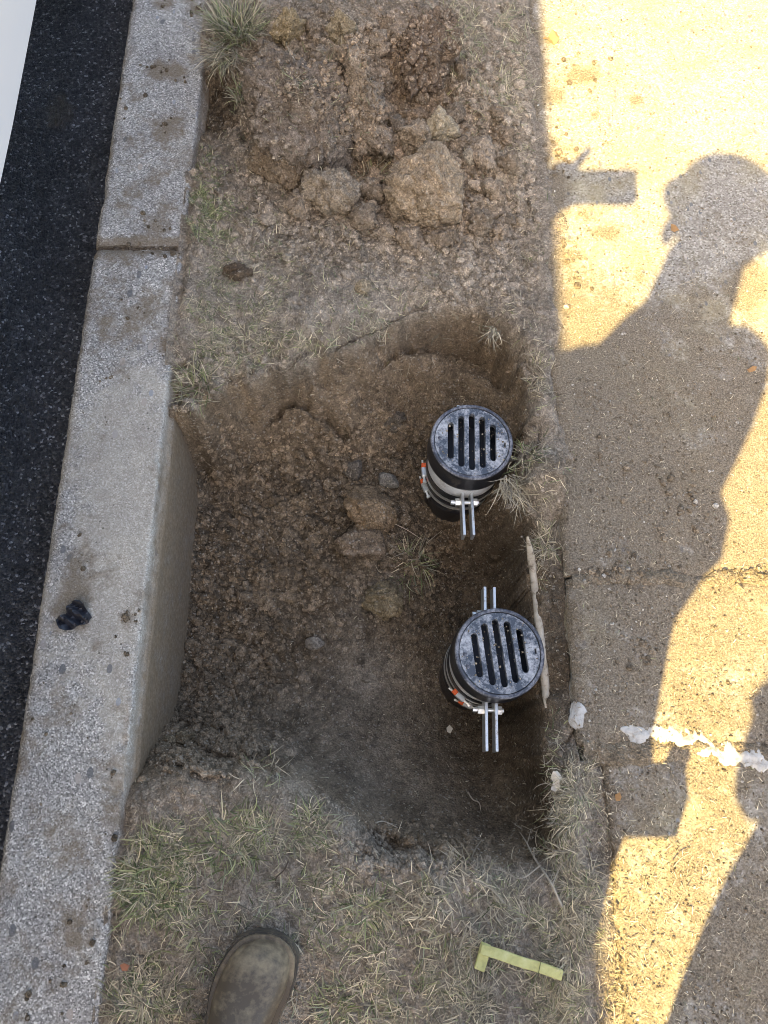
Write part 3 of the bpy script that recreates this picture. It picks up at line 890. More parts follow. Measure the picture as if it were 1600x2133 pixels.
def lump(name, px, py, rx, ry, hz, col, label, cat, sub=5, seed=0, rot=0.0, sink=.35, crumb=.10, ang=.22, zc=None, group=None, mat=None, colvar=.18):
    z0 = 0.0
    for _ in range(3):
        q = P(px, py, z0)
        z0 = float(zat(q.x, q.y)) if zc is None else zc
    s = 1.0 / FPX * (CAM_H - z0) / .95
    v, f = ICO[sub]
    d = v.copy()
    o = seed * 3.7
    r = 1 + ang * fbm(d[:, 0] * 1.3 + o, d[:, 1] * 1.3, d[:, 2] * 1.3, seed=seed, oct=3)
    # flat facets, as broken clay has
    g = np.random.default_rng(seed + 5)
    for _ in range(9):
        nrm = g.normal(size=3)
        nrm /= np.linalg.norm(nrm)
        cut = g.uniform(.60, .90)
        dd = d @ nrm
        r = np.where(dd * r > cut, r * .10 + .90 * cut / np.maximum(dd, .2), r)
    if crumb > 0:
        size = max(rx, ry) * s
        fr = size / .016
        p = d * r[:, None] * fr
        f1, f2 = worley3(p[:, 0] + o, p[:, 1], p[:, 2], seed)
        r = r + crumb * (np.clip(1 - (f1 / .8) ** 2, 0, 1) - .4) * min(1, .9 / fr + .25)
        r = r + crumb * .8 * fbm(p[:, 0] * 1.1, p[:, 1] * 1.1, p[:, 2] * 1.1 + o, seed=seed + 9, oct=3) * min(1, 1.2 / fr + .2)
    p = d * r[:, None] * np.array((rx * s, ry * s, hz))
    sz = max(rx, ry) * s
    wv = np.stack([fbm(p[:, 0] / sz * 1.1 + o + 7 * q_, p[:, 1] / sz * 1.1, p[:, 2] / sz * 1.1, seed=seed + 60 + q_, oct=3) for q_ in range(3)], -1)
    p = p + wv * sz * (.42 if cat == 'sod' else .22 if cat == 'clod' else .08) * np.array((1, 1, .6))
    if cat in ('clod', 'sod'):
        nn_ = p / np.maximum(np.linalg.norm(p, axis=1, keepdims=True), 1e-6)
        big = cat == 'sod'
        wob = .013 if big else min(.008, .16 * max(rx, ry) * s)
        p = p + nn_ * (wob * fbm(p[:, 0] * 22 + o, p[:, 1] * 22, p[:, 2] * 22, seed=seed + 21, oct=5, gain=.62))[:, None] * 1.6
        f1, f2 = worley3(p[:, 0] / .013 + o, p[:, 1] / .013, p[:, 2] / .013, seed + 30)
        p = p + nn_ * ((.0075 if big else .0048) * (np.clip(1 - (f1 / .75) ** 2, 0, 1) - .3))[:, None]
        f1, f2 = worley3(p[:, 0] / .034 + o, p[:, 1] / .034, p[:, 2] / .034, seed + 31)
        p = p - nn_ * ((.014 if big else .008) * np.exp(-((f2 - f1) / .09) ** 2))[:, None]
    cr, sr = math.cos(rot), math.sin(rot)
    p = np.stack([p[:, 0] * cr - p[:, 1] * sr, p[:, 0] * sr + p[:, 1] * cr, p[:, 2]], -1)
    q = P(px, py, z0 + hz * (1 - 2 * sink) * .6)
    base = np.array((q.x, q.y, z0 + hz * (1 - 2 * sink)))
    n = fbm(p[:, 0] * 30 + o, p[:, 1] * 30, p[:, 2] * 30, seed=seed + 3, oct=3)
    c = np.array(col) * (1 + colvar * n)[:, None]
    me = mesh_np(name, p, f, c)
    wp = p + base if cat == 'sod' else np.array([(9.0, 9.0, -9.0)])
    ii = np.clip(((wp[:, 0] - GX[0]) / STEP + .5).astype(int), 0, len(GX) - 1)
    jj = np.clip(((wp[:, 1] - GY[0]) / STEP + .5).astype(int), 0, len(GY) - 1)
    np.maximum.at(ZT, (jj, ii), wp[:, 2])
    ob = link(name, me, mat or M_SOIL, loc=base)
    tag(ob, label, cat, group)
    return ob

GC = 'clods and stones lying about the hole'
TAN, ORG, BRN, GRY, PALE = (.29, .235, .172), (.29, .212, .135), (.24, .185, .132), (.24, .228, .21), (.30, .262, .205)
lump('turf_sod', 632, 255, 165, 135, .135, (.225, .182, .142), 'large overturned sod of soil with straw tufts at left of the heap', 'sod', 6, 3, .3, .46, .10, .3)
lump('turf_sod', 748, 232, 70, 135, .135, (.32, .255, .19), 'long pale crumbling sod standing in the middle of the heap', 'sod', 6, 9, .25, .45, .14, .3)
lump('turf_sod', 872, 118, 90, 140, .090, (.195, .145, .105), 'dark reddish sod beyond the pale one, near the dry grass', 'sod', 6, 14, -.1, .46, .08, .3)
lump('soil_clod', 900, 404, 114, 90, .082, (.345, .268, .185), 'biggest pale brown clay clod, alone below the heap', 'clod', 6, 21, .1, .38, .05, .30, group=GC)
lump('soil_clod', 695, 408, 76, 52, .055, TAN, 'broken clay clod below the overturned straw covered sod', 'clod', 5, 25, -.2, .38, .09, .35, group=GC)
lump('soil_clod', 585, 338, 76, 62, .065, (.225, .172, .12), 'smooth faced clay clod under the left end of the sod', 'clod', 5, 29, -.7, .4, .03, .35, group=GC)
lump('soil_clod', 866, 292, 50, 42, .050, (.32, .255, .185), 'crumbly clod just above the biggest clay clod', 'clod', 5, 33, .4, .35, .1, .28, group=GC)
lump('soil_clod', 922, 276, 40, 36, .044, (.40, .335, .235), 'pale yellowish clod at the upper right of the biggest clod', 'clod', 5, 35, .9, .3, .08, .35, group=GC)
lump('soil_clod', 978, 326, 15, 24, .016, PALE, 'small upright grey pebble right of the yellowish clod', 'stone', 4, 37, .2, .25, .03, .3, group=GC)
lump('soil_clod', 1042, 292, 40, 34, .032, BRN, 'dark crumbly clod between heap and sunlit path', 'clod', 5, 39, .2, .4, .12, .3, group=GC)
lump('soil_clod', 604, 68, 42, 36, .046, (.34, .265, .16), 'yellow brown clod near the top tuft of grass', 'clod', 5, 41, .5, .3, .05, .32, group=GC)
lump('soil_clod', 712, 66, 40, 34, .044, (.33, .265, .175), 'rounded tan clod on top of the heap', 'clod', 5, 43, -.3, .3, .06, .3, group=GC)
lump('soil_clod', 890, 75, 9, 14, .011, PALE, 'tiny pale pebble high on the reddish sod', 'stone', 3, 45, 0, .2, .03, .3, zc=.085, group=GC)
lump('soil_clod', 1083, 464, 17, 14, .014, TAN, 'round tan pebble in front of the shadow of the phone', 'stone', 4, 47, 0, .3, .03, .25, group=GC)
lump('soil_clod', 756, 601, 20, 17, .018, (.29, .235, .16), 'yellowish pebble on the trampled ground above the hole', 'stone', 4, 49, .4, .3, .05, .3, group=GC)
lump('soil_clod', 598, 537, 12, 8, .010, PALE, 'small whitish pebble in the sparse grass beside the kerb joint', 'stone', 4, 50, .4, .3, .03, .3, group=GC)
lump('soil_clod', 496, 566, 36, 24, .020, (.125, .095, .068), 'dark wet clod in the sparse grass by the kerb joint', 'clod', 5, 51, .3, .4, .13, .3, group=GC)
lump('soil_clod', 658, 789, 14, 17, .016, (.21, .185, .15), 'single pebble stuck in the upper wall of the hole', 'stone', 4, 53, 0, .45, .02, .2, group=GC)
lump('soil_clod', 772, 1066, 62, 52, .056, ORG, 'orange brown cracked clod in the middle of the hole', 'clod', 5, 55, -.5, .33, .05, .32, group=GC)
lump('soil_clod', 752, 1134, 50, 38, .044, BRN, 'dull brown clod just below the orange brown one', 'clod', 5, 57, .1, .38, .05, .3, group=GC)
lump('soil_clod', 710, 1140, 17, 16, .018, (.25, .195, .12), 'small tan clod touching the dull brown one', 'clod', 4, 59, .1, .3, .05, .3, group=GC)
lump('soil_clod', 806, 1252, 42, 37, .046, (.27, .215, .135), 'round yellowish clod under the grass tuft in the hole', 'clod', 5, 61, .3, .33, .03, .22, group=GC)
lump('soil_clod', 808, 1000, 30, 18, .022, (.25, .235, .205), 'grey flat stone above the orange brown clod', 'stone', 4, 63, -.3, .35, .02, .28, group=GC)
lump('soil_clod', 738, 975, 26, 24, .022, (.165, .145, .12), 'dark stone left of the grey flat stone', 'stone', 4, 65, .6, .42, .03, .3, group=GC)
lump('soil_clod', 655, 1340, 21, 14, .015, (.235, .21, .175), 'small grey stone alone on the floor of the hole', 'stone', 4, 67, .2, .32, .03, .25, group=GC)
lump('soil_clod', 375, 1545, 40, 20, .03, (.22, .17, .11), 'light brown clod pressed against the foot of the kerb', 'clod', 5, 69, .2, .42, .06, .3, group=GC)
lump('soil_clod', 820, 880, 30, 24, .022, (.16, .135, .105), 'dull clod on the slope left of the farther drain cover', 'clod', 5, 70, .6, .42, .06, .3, group=GC)
g_ = np.random.default_rng(77)
HEAP = [(560, 120, 'broken clod right of the drooping bleached blades'), (655, 62, 'broken clod between the yellow brown and the rounded tan clod'), (670, 130, 'broken clod below the rounded tan clod of the heap'),
        (790, 90, 'broken clod beyond the pale sod, at the left edge of the reddish sod'), (805, 180, 'broken clod in the gap between pale sod and reddish sod'), (825, 268, 'broken clod at the left side of the crumbly clod'),
        (800, 325, 'broken clod at the upper left corner of the biggest clay clod'), (705, 330, 'broken clod right of the coarse straw hanging off the sod'), (545, 180, 'broken clod right of the small yellow green tuft'),
        (945, 245, 'broken clod above the pale yellowish clod'), (1008, 332, 'broken clod right of the small upright grey pebble'), (1035, 238, 'broken clod just above the dark crumbly clod by the path'),
        (1062, 345, 'broken clod just below the dark crumbly clod by the path'), (1022, 402, 'broken clod at the right side of the biggest clay clod'), (775, 402, 'broken clod at the left side of the biggest clay clod'),
        (755, 455, 'broken clod at the lower left corner of the biggest clay clod'), (625, 432, 'broken clod at the lower left of the clod below the straw covered sod'), (850, 497, 'left one of two broken clods below the biggest clay clod'),
        (930, 503, 'right one of two broken clods below the biggest clay clod'), (1000, 470, 'broken clod at the lower right corner of the biggest clay clod'), (1043, 484, 'broken clod left of the round tan pebble'),
        (880, 205, 'broken clod at the near foot of the reddish sod'), (935, 60, 'broken clod right of the tiny pale pebble on the reddish sod'), (965, 150, 'broken clod between the reddish sod and the dry grass'),
        (540, 95, 'broken clod at the right edge of the largest grass tuft')]
for q_, (a_, b_, lab_) in enumerate(HEAP):
    r_ = g_.uniform(19, 40)
    lump('soil_clod', a_, b_, r_, r_ * g_.uniform(.65, .95), r_ / 1150 * g_.uniform(.8, 1.1), np.array((.30, .238, .175)) * g_.uniform(.74, 1.12), lab_, 'clod', 4, 400 + q_ * 3, g_.uniform(0, 3), .33, .06, .34, group='broken clods of the spoil heap')
lump('mortar_lump', 1212, 1494, 19, 34, .009, (.42, .42, .40), 'whitish mortar lump on the corner of the path slab', 'mortar', 5, 71, .5, .4, .10, .75, zc=.002, mat=M_MORTAR)
lump('mortar_lump', 1330, 1527, 30, 16, .0035, (.42, .42, .40), 'flat bluish white mortar smear in the shade of the person', 'mortar', 5, 73, -.2, .48, .10, .7, zc=.010, mat=M_MORTAR)
for q, (a, b) in enumerate(((1262, 1178), (1255, 1205), (1290, 1202), (1350, 1202), (1272, 1216), (1428, 1010), (1465, 1043), (1462, 1090), (1338, 1362), (1350, 1376), (1328, 1372), (1380, 1375))):
    pass

# crumbs: too many to count
ZM = ZT.copy()
for a_ in (-1, 0, 1):
    for b_ in (-1, 0, 1):
        ZM = np.maximum(ZM, np.where(ZT > Z + .004, np.roll(np.roll(ZT, a_, 0), b_, 1), -9))
ZT = np.maximum(ZT, ZM)
def crumbs(name, n, sampler, smin, smax, colf, zf, seed, flat=.75, mat=M_SOIL, sub=1, power=3.2):
    g = np.random.default_rng(seed)
    x, y = sampler(n, g)
    n = len(x)
    s = smin + (smax - smin) * g.random(n) ** power
    bv, bf = ICO[sub]
    v = bv[None] * (1 + .38 * (g.random((n, len(bv), 1)) - .5)) * (s[:, None, None] * (.7 + .6 * g.random((n, 1, 3))))
    if sub > 1:
        for _ in range(6):
            nr = g.normal(size=(n, 3))
            nr /= np.linalg.norm(nr, axis=1, keepdims=True)
            dd = np.einsum('nvk,nk->nv', v, nr) - (s * g.uniform(.35, .75, n))[:, None]
            v = v - np.clip(dd, 0, None)[..., None] * nr[:, None]
    v[..., 2] *= flat
    a = g.random(n) * 6.283
    ca, sa = np.cos(a)[:, None], np.sin(a)[:, None]
    v = np.stack([v[..., 0] * ca - v[..., 1] * sa, v[..., 0] * sa + v[..., 1] * ca, v[..., 2]], -1)
    z = zf(x, y) + s * .35 * flat
    v += np.stack([x, y, z], -1)[:, None]
    f = bf[None] + (np.arange(n) * len(bv))[:, None, None]
    qx, qy = to_px(x, y, z)
    c = colf(x, y, z, qx, qy) * (1 + .75 * (g.random(n) - .5))[:, None]
    c = np.repeat(c[:, None], len(bv), 1)
    me = mesh_np(name, v.reshape(-1, 3), f.reshape(-1, 3), c.reshape(-1, 3), smooth=False)
    return tag(link(name, me, mat), kind='stuff')

def px_blobs(specs, z=0.0):
    ws = np.array([s[4] for s in specs], float)
    ws /= ws.sum()
    def f(n, g):
        ch = g.choice(len(specs), n, p=ws)
        sp = np.array([s[:4] for s in specs], float)[ch]
        px = sp[:, 0] + g.normal(size=n) * sp[:, 2] * .6
        py = sp[:, 1] + g.normal(size=n) * sp[:, 3] * .6
        zz = np.zeros(n)
        M = np.array(CAM_R)
        d = np.stack([(px - CW / 2) / FPX, (CH / 2 - py) / FPX, -np.ones(n)], -1) @ M.T
        for _ in range(4):
            t = (zz - CAM_H) / d[:, 2]
            x, y = d[:, 0] * t, d[:, 1] * t
            if z is None: zz = zat(x, y)
        k = np.ones(n, bool)
        return x[k], y[k]
    return f
inside = lambda f, x0=-.435, x1=.33, y0=-.76, y1=1.95: (lambda n, g: (lambda xy: (xy[0][(xy[0] > x0) & (xy[0] < x1) & (xy[1] > y0) & (xy[1] < y1)], xy[1][(xy[0] > x0) & (xy[0] < x1) & (xy[1] > y0) & (xy[1] < y1)]))(f(n, g)))
ccol = lambda x, y, z, qx, qy: col_at(x, y) * 1.10
CSPEC = [(560, 1100, 210, 220, 5), (470, 1340, 130, 160, 2), (420, 1540, 140, 50, 1.8), (700, 230, 300, 230, 6), (1000, 330, 130, 180, 2.6), (780, 470, 280, 90, 2.5), (860, 1180, 130, 120, 1), (820, 960, 140, 80, 1), (860, 1770, 120, 40, .8), (1000, 560, 120, 90, .8), (1050, 250, 60, 160, .8)]
def soft(x, y):
    g = np.random.default_rng(len(x))
    return np.where(g.random(len(x)) < .3, ztop(x, y), zat(x, y)) - .0015
dry = lambda x, y, z, qx, qy: col_at(x, y) * (1.12 + .42 * np.clip(CRG[np.clip(((np.asarray(y) - GY[0]) / STEP + .5).astype(int), 0, len(GY) - 1), np.clip(((np.asarray(x) - GX[0]) / STEP + .5).astype(int), 0, len(GX) - 1)], 0, 1))[:, None]  # crumbs lightened to stand out from the gap shade painted into the base
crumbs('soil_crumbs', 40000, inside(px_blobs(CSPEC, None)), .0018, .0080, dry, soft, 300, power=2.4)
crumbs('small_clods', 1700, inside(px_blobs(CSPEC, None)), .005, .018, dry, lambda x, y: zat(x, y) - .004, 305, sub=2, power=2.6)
crumbs('soil_grit', 16000, inside(lambda n, g: (g.uniform(-.43, .33, n), g.uniform(-.5, 1.9, n))), .0012, .0048, ccol, soft, 301)
pcol = lambda x, y, z, qx, qy: np.where((rng.random(len(x)) < .10)[:, None], np.array((.42, .39, .34)), np.array((.20, .16, .115)))
zslab = lambda x, y: np.where(y > J1, SLAB_Z, np.where(y > J2, SLAB_Z - .001, SLAB_Z - .008)) - .0005
crumbs('path_grit', 15000, lambda n, g: (lambda x, y: (x[(x < 1.05)], y[(x < 1.05)]))(SLAB_X + np.abs(g.normal(size=n)) * .34, np.where(g.random(n) < .72, g.uniform(-.45, .75, n), g.uniform(.6, 1.85, n))), .0008, .0030, pcol, zslab, 302)
crumbs('path_crumbs', 420, px_blobs([(1180, 170, 60, 40, 2), (1160, 330, 40, 50, 2), (1190, 560, 40, 80, 2), (1270, 1190, 60, 30, 2), (1440, 1050, 40, 60, 1.4), (1340, 1370, 40, 30, 1), (1330, 1020, 160, 200, 2), (1560, 1200, 60, 18, 2)], 0.0), .0016, .0085, pcol, zslab, 303)
crumbs('kerb_crumbs', 260, lambda n, g: (lambda xy: (xy[0][(xy[0] > -.632) & (xy[0] < -.445)], xy[1][(xy[0] > -.632) & (xy[0] < -.445)]))(px_blobs([(a, b, c, d, e) for a, b, c, d, e in KMUD])(n, g)), .001, .006, lambda x, y, z, qx, qy: np.tile(np.array((.15, .12, .085)), (len(x), 1)), lambda x, y: np.zeros_like(x), 304)

# ------------------------------------------------------------------ grass
STRAW = [(.56, .48, .33), (.46, .40, .29), (.40, .35, .26), (.66, .58, .42), (.33, .295, .23)]
GREEN = [(.26, .29, .13), (.36, .37, .19), (.17, .21, .10), (.42, .41, .24), (.30, .32, .21)]
def blades(x, y, z, length, width, green, lean, seed, mode=None, az=None):
    g = np.random.default_rng(seed)
    n = len(x)
    L = length * (.45 + 1.0 * g.random(n))
    az = 9.0 * fbm(x * 13, y * 13, seed=seed, oct=2) + g.normal(size=n) * 1.0 if az is None else az + g.normal(size=n) * .6
    th = np.clip(lean + g.normal(size=n) * .28, 0.02, 1.62)
    bend = g.normal(size=n) * .5 + .45
    curl = g.normal(size=n) * .55
    segs = 4
    wv = width * (.7 + .7 * g.random(n))
    p = np.stack([x, y, z], -1)
    V = []
    for i in range(segs + 1):
        t = i / segs
        a = az + curl * t
        d = np.stack([np.cos(a) * np.sin(th + bend * t), np.sin(a) * np.sin(th + bend * t), np.cos(th + bend * t)], -1)
        sd = np.stack([-np.sin(a), np.cos(a), np.zeros(n)], -1)
        wd = (wv * (1 - t ** 1.6 * .96))[:, None] / 2
        V.append(p - sd * wd)
        V.append(p + sd * wd)
        p = p + d * (L / segs)[:, None]
    V = np.stack(V, 1)
    gz = zat(V[..., 0], V[..., 1])
    inp = (V[..., 0] > GX[0]) & (V[..., 0] < SLAB_X - .01)
    lift = np.where(inp, np.maximum(gz + .0016, V[..., 2]), V[..., 2])
    V[..., 2] = np.where(V[..., 2] < gz - .05, V[..., 2], lift)
    F = []
    k = (segs + 1) * 2
    for i in range(segs):
        F.append(np.array([2 * i, 2 * i + 1, 2 * i + 3, 2 * i + 2]))
    F = np.array(F)[None] + (np.arange(n) * k)[:, None, None]
    ig = g.random(n) < green
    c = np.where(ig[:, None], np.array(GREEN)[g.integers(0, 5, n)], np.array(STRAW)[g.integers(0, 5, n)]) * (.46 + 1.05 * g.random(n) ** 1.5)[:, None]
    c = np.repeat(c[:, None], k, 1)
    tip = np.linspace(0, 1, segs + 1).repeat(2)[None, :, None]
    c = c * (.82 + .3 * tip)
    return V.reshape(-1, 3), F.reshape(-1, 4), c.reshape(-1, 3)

class Grass:
    def __init__(s): s.v, s.f, s.c, s.o = [], [], [], 0
    def add(s, v, f, c):
        s.v.append(v); s.f.append(f + s.o); s.c.append(c); s.o += len(v)
    def build(s, name, loc=None):
        v = np.concatenate(s.v)
        if loc is not None: v = v - np.array(loc)
        me = mesh_np(name, v, np.concatenate(s.f), np.concatenate(s.c))
        return link(name, me, M_GRASS, loc=loc)

def patch(G, n, specs, length, width, green, lean, seed, x0=-.436, x1=.42):
    g = np.random.default_rng(seed)
    x, y = inside(px_blobs(specs, None), x0, x1)(n, g)
    # gather in clumps
    cl = fbm(x * 26, y * 26, seed=seed, oct=2)
    k = g.random(len(x)) < sstep(-.25, .3, cl) * .93 + .07
    x, y = x[k], y[k]
    qx_, qy_ = to_px(x, y, zat(x, y))
    bare = (qx_ < 1130) & (qy_ > 1480) & (qy_ < np.interp(qx_, [250, 420, 560, 700, 820, 1000, 1120], [1700, 1672, 1662, 1700, 1770, 1800, 1760]))
    k = ~bare | (g.random(len(x)) < .10)
    x, y = x[k], y[k]
    G.add(*blades(x, y, np.maximum(zat(x, y), ztop(x, y)) - .002, length, width, green, lean, seed + 1))

G = Grass()
patch(G, 6500, [(520, 620, 170, 130, 4), (640, 700, 160, 70, 2), (450, 720, 90, 90, 2.4), (800, 600, 160, 90, .8), (560, 500, 160, 70, 1.2)], .020, .0013, .30, 1.15, 400)
patch(G, 2600, [(425, 400, 40, 80, 3), (440, 460, 70, 50, 2), (420, 340, 25, 30, 1)], .016, .0016, .85, .95, 410)
patch(G, 3400, [(1000, 120, 60, 140, 3), (1060, 200, 50, 160, 3), (980, 60, 60, 60, 1), (1060, 30, 50, 60, 1.2)], .030, .0013, .28, 1.0, 420)
patch(G, 1500, [(1110, 560, 50, 120, 1), (1120, 820, 30, 140, 1.2), (1060, 640, 60, 40, .5), (1120, 1120, 25, 80, .8)], .022, .0012, .12, 1.1, 430)
patch(G, 6200, [(330, 1830, 90, 90, 2.4), (480, 1750, 120, 60, 2.0), (620, 1760, 90, 90, 1.4), (430, 1950, 140, 110, 2.4), (300, 2080, 80, 70, 1.6), (700, 1900, 140, 140, 1.6), (760, 2060, 160, 90, 1.4)], .024, .0015, .30, 1.15, 440)
patch(G, 10000, [(960, 1900, 170, 70, 2.6), (1080, 2060, 150, 90, 2.6), (900, 2060, 160, 90, 2.2), (1165, 1880, 80, 150, 2.4), (1170, 1720, 44, 110, 1.5), (1170, 2080, 80, 80, 1.9), (1190, 1600, 50, 70, 1.0), (1225, 1760, 30, 220, 1.6)], .027, .0014, .14, 1.12, 450)
patch(G, 1200, [(620, 230, 130, 110, 2), (640, 330, 60, 60, 1), (700, 400, 80, 40, .6)], .022, .0013, .35, 1.0, 460)
patch(G, 900, [(800, 700, 220, 60, 1), (600, 780, 160, 16, 1), (900, 1760, 200, 30, 1.4), (540, 1610, 90, 18, 1), (1100, 1650, 40, 120, .8)], .024, .0012, .25, 1.2, 470)
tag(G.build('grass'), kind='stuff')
G = Grass()
g = np.random.default_rng(490)
x, y = g.uniform(-.43, .33, 5200), g.uniform(-.5, 1.85, 5200)
G.add(*blades(x, y, zat(x, y) + .001, .0065, .0010, .0, 1.5, 491))
tag(G.build('straw_bits'), kind='stuff')
# dry clippings strewn on the path
G = Grass()
g = np.random.default_rng(480)
n = 2600
x = SLAB_X + np.abs(g.normal(size=n)) * .26
y = g.uniform(-.6, .06, n)
k = (x < 1.0)
x, y = x[k], y[k]
G.add(*blades(x, y, np.full(len(x), SLAB_Z - .006), .010, .0012, .05, 1.54, 481))
x = SLAB_X + np.abs(g.normal(size=2600)) * .30
y = g.uniform(0, 1.2, 2600)
k = x < 1.0
G.add(*blades(x[k], y[k], np.full(k.sum(), SLAB_Z + .0015), .009, .0010, .04, 1.55, 482))
tag(G.build('grass_clippings'), kind='stuff')

GT = 'grass tufts round the hole'
def tuft(px, py, r, n, length, green, lean, label, seed, width=.0018, z=None, az=None):
    q = P(px, py, 0)
    z0 = 0
    for _ in range(3):
        q = P(px, py, z0)
        z0 = float(zat(q.x, q.y)) if z is None else z
    g = np.random.default_rng(seed)
    a = g.random(n) * 6.283
    rr = np.sqrt(g.random(n)) * r / FPX * 1.5
    x, y = q.x + rr * np.cos(a), q.y + rr * np.sin(a)
    zz = np.full(n, z0) if z is not None else np.maximum(zat(x, y), z0 - .02)
    T = Grass()
    out = a + g.normal(size=n) * .9 if az is None else az
    T.add(*blades(x, y, zz - .002, length, width, green, lean, seed + 1, az=out))
    tag(T.build('grass_tuft', (q.x, q.y, z0)), label, 'grass tuft', GT)
tuft(492, 58, 52, 480, .060, .5, .85, 'largest yellow green grass tuft, at the kerb by the heap', 500, .0024, z=.035)
tuft(470, 112, 34, 150, .075, .1, 1.15, 'long bleached blades drooping below the largest tuft', 502, .0022, z=.03, az=R(-115))
tuft(506, 200, 22, 110, .034, .6, .6, 'small yellow green tuft below the drooping bleached blades', 504, .002, z=.03)
tuft(650, 262, 46, 150, .048, .28, 1.0, 'straw tuft lying across the big overturned sod', 506, .0021, z=.075)
tuft(655, 320, 34, 90, .06, .12, 1.2, 'coarse bleached straw hanging off the lower edge of the sod', 508, .0024, z=.05, az=R(-100))
tuft(690, 190, 24, 40, .042, .3, 1.1, 'thin straw between the sod and the pale standing sod', 510, .002, z=.08)
tuft(770, 370, 30, 70, .04, .2, 1.1, 'grey roots and straw under the pale standing sod', 512, .0018)
tuft(405, 806, 40, 230, .040, .45, 1.0, 'tuft leaning over the corner where hole meets kerb', 514, .0021)
tuft(860, 1180, 40, 95, .050, .62, 1.15, 'dark green uprooted tuft lying on the floor of the hole', 516, .0019)
tuft(1090, 950, 30, 110, .028, .45, 1.15, 'olive tuft at the right edge of the farther drain cover', 518, .0018)
tuft(1066, 1010, 26, 130, .050, .04, 1.1, 'bleached dry tuft hanging beside the farther drain cover', 520, .0018, z=-.005, az=R(-70))
tuft(1140, 1130, 26, 80, .035, .12, 1.1, 'dry grey tuft at the left edge of the slab above the pale tube', 522, .0017)
tuft(330, 1806, 60, 240, .036, .75, 1.25, 'green tuft on the lower left beside the kerb', 524, .0021)
tuft(305, 1850, 50, 210, .038, .8, 1.25, 'greenest tuft just below the green one beside the kerb', 526, .0021)
tuft(490, 1752, 52, 180, .036, .66, 1.28, 'olive tuft right of the green tufts beside the kerb', 528, .0021)
tuft(648, 1715, 26, 90, .028, .45, 1.25, 'pale green tuft below the lower rim of the hole', 530, .002)
tuft(545, 1607, 32, 40, .028, .2, 1.3, 'wispy straw tuft on the lower rim of the hole', 532, .0018)
tuft(770, 1895, 24, 80, .036, .6, .95, 'small green tuft at the left end of the straw patch', 534, .0021)
tuft(700, 2110, 24, 80, .036, .7, .95, 'dark green tuft right of the boot at the bottom edge', 536, .0021)
tuft(960, 1890, 80, 240, .032, .1, 1.3, 'thick straw tuft above the yellow bent strip', 538, .002)
tuft(1030, 690, 16, 40, .036, .1, 1.2, 'few bleached blades on the upper right rim of the hole', 540, .0019, z=.0, az=R(-110))
tuft(300, 2080, 44, 150, .032, .2, 1.3, 'bleached straw tuft beside the kerb left of the boot', 542, .002)

# dry twig and roots
def tube(name, pts, r0, r1, mat, parent=None, n=6, label=None, cat=None, group=None, cat_pts=True):
    pts = [Vector(p) for p in pts]
    if cat_pts and len(pts) > 2:
        out = []
        for i in range(len(pts) - 1):
            a, b, c, d = pts[max(i - 1, 0)], pts[i], pts[i + 1], pts[min(i + 2, len(pts) - 1)]
            for s in range(5):
                t = s / 5
                out.append(.5 * ((2 * b) + (c - a) * t + (2 * a - 5 * b + 4 * c - d) * t * t + (3 * b - a - 3 * c + d) * t ** 3))
        out.append(pts[-1])
        pts = out
    v, f = [], []
    m = len(pts)
    for i, p in enumerate(pts):
        d = (pts[min(i + 1, m - 1)] - pts[max(i - 1, 0)]).normalized()
        u = d.cross(Vector((0.13, 0.2, 1))).normalized()
        w2 = d.cross(u)
        t = i / (m - 1)
        r = r0 + (r1 - r0) * t
        r *= 1 + .15 * math.sin(i * 2.1)
        for j in range(n):
            a = 6.2832 * j / n
            v.append(p + u * math.cos(a) * r + w2 * math.sin(a) * r)
    for i in range(m - 1):
        for j in range(n):
            f.append((i * n + j, i * n + (j + 1) % n, (i + 1) * n + (j + 1) % n, (i + 1) * n + j))
    return v, f
def tubes(name, list_, mat, label=None, cat=None, group=None, parent=None, n=6):
    V, F = [], []
    for pts, r0, r1 in list_:
        v, f = tube(name, pts, r0, r1, mat, n=n)
        o = len(V)
        V += [tuple(x) for x in v]
        F += [tuple(i + o for i in q) for q in f]
    base = list_[0][0][0]
    V = np.array(V) - np.array(base)
    me = mesh_np(name, V, F)
    ob = link(name, me, mat, parent, loc=base)
    tag(ob, label, cat, group)
    return ob
def on(px, py, dz=.004):
    z0 = 0
    for _ in range(4):
        q = P(px, py, z0)
        z0 = float(zat(q.x, q.y)) + dz if q.x < SLAB_X - .01 else SLAB_Z + dz
    q.z = z0
    return tuple(q)
M_TWIG = mat_plain('dry_twig_bark', (.36, .31, .24), .85, .2, var=.3, scale=120)
M_ROOT = mat_plain('pale_root', (.45, .38, .29), .8, .2, var=.25, scale=150)
tubes('dry_twig', [([on(1170, 1888, .01), on(1145, 1835, .02), on(1115, 1790, .025), on(1095, 1752, .02), on(1082, 1733, .012)], .0026, .0009),
                   ([on(1150, 1845, .02), on(1165, 1810, .022), on(1178, 1795, .02)], .0013, .0006), ([on(1113, 1788, .025), on(1112, 1765, .03), on(1120, 1775, .03)], .0012, .0006),
                   ([on(1125, 1803, .022), on(1085, 1830, .02), on(1050, 1815, .016), on(1015, 1808, .012)], .0014, .0006), ([on(1098, 1758, .02), on(1105, 1725, .02)], .001, .0005),
                   ([on(1135, 1818, .022), on(1100, 1850, .015), on(1075, 1870, .01)], .0012, .0006)],
      M_TWIG, 'branched dry twig at the lower right corner of the hole', 'twig')
tubes('root', [([on(783, 1714, .004), on(800, 1711, .006), on(828, 1724, .004)], .0013, .0008)], M_ROOT, 'short bleached root on the lower slope of the hole', 'root')
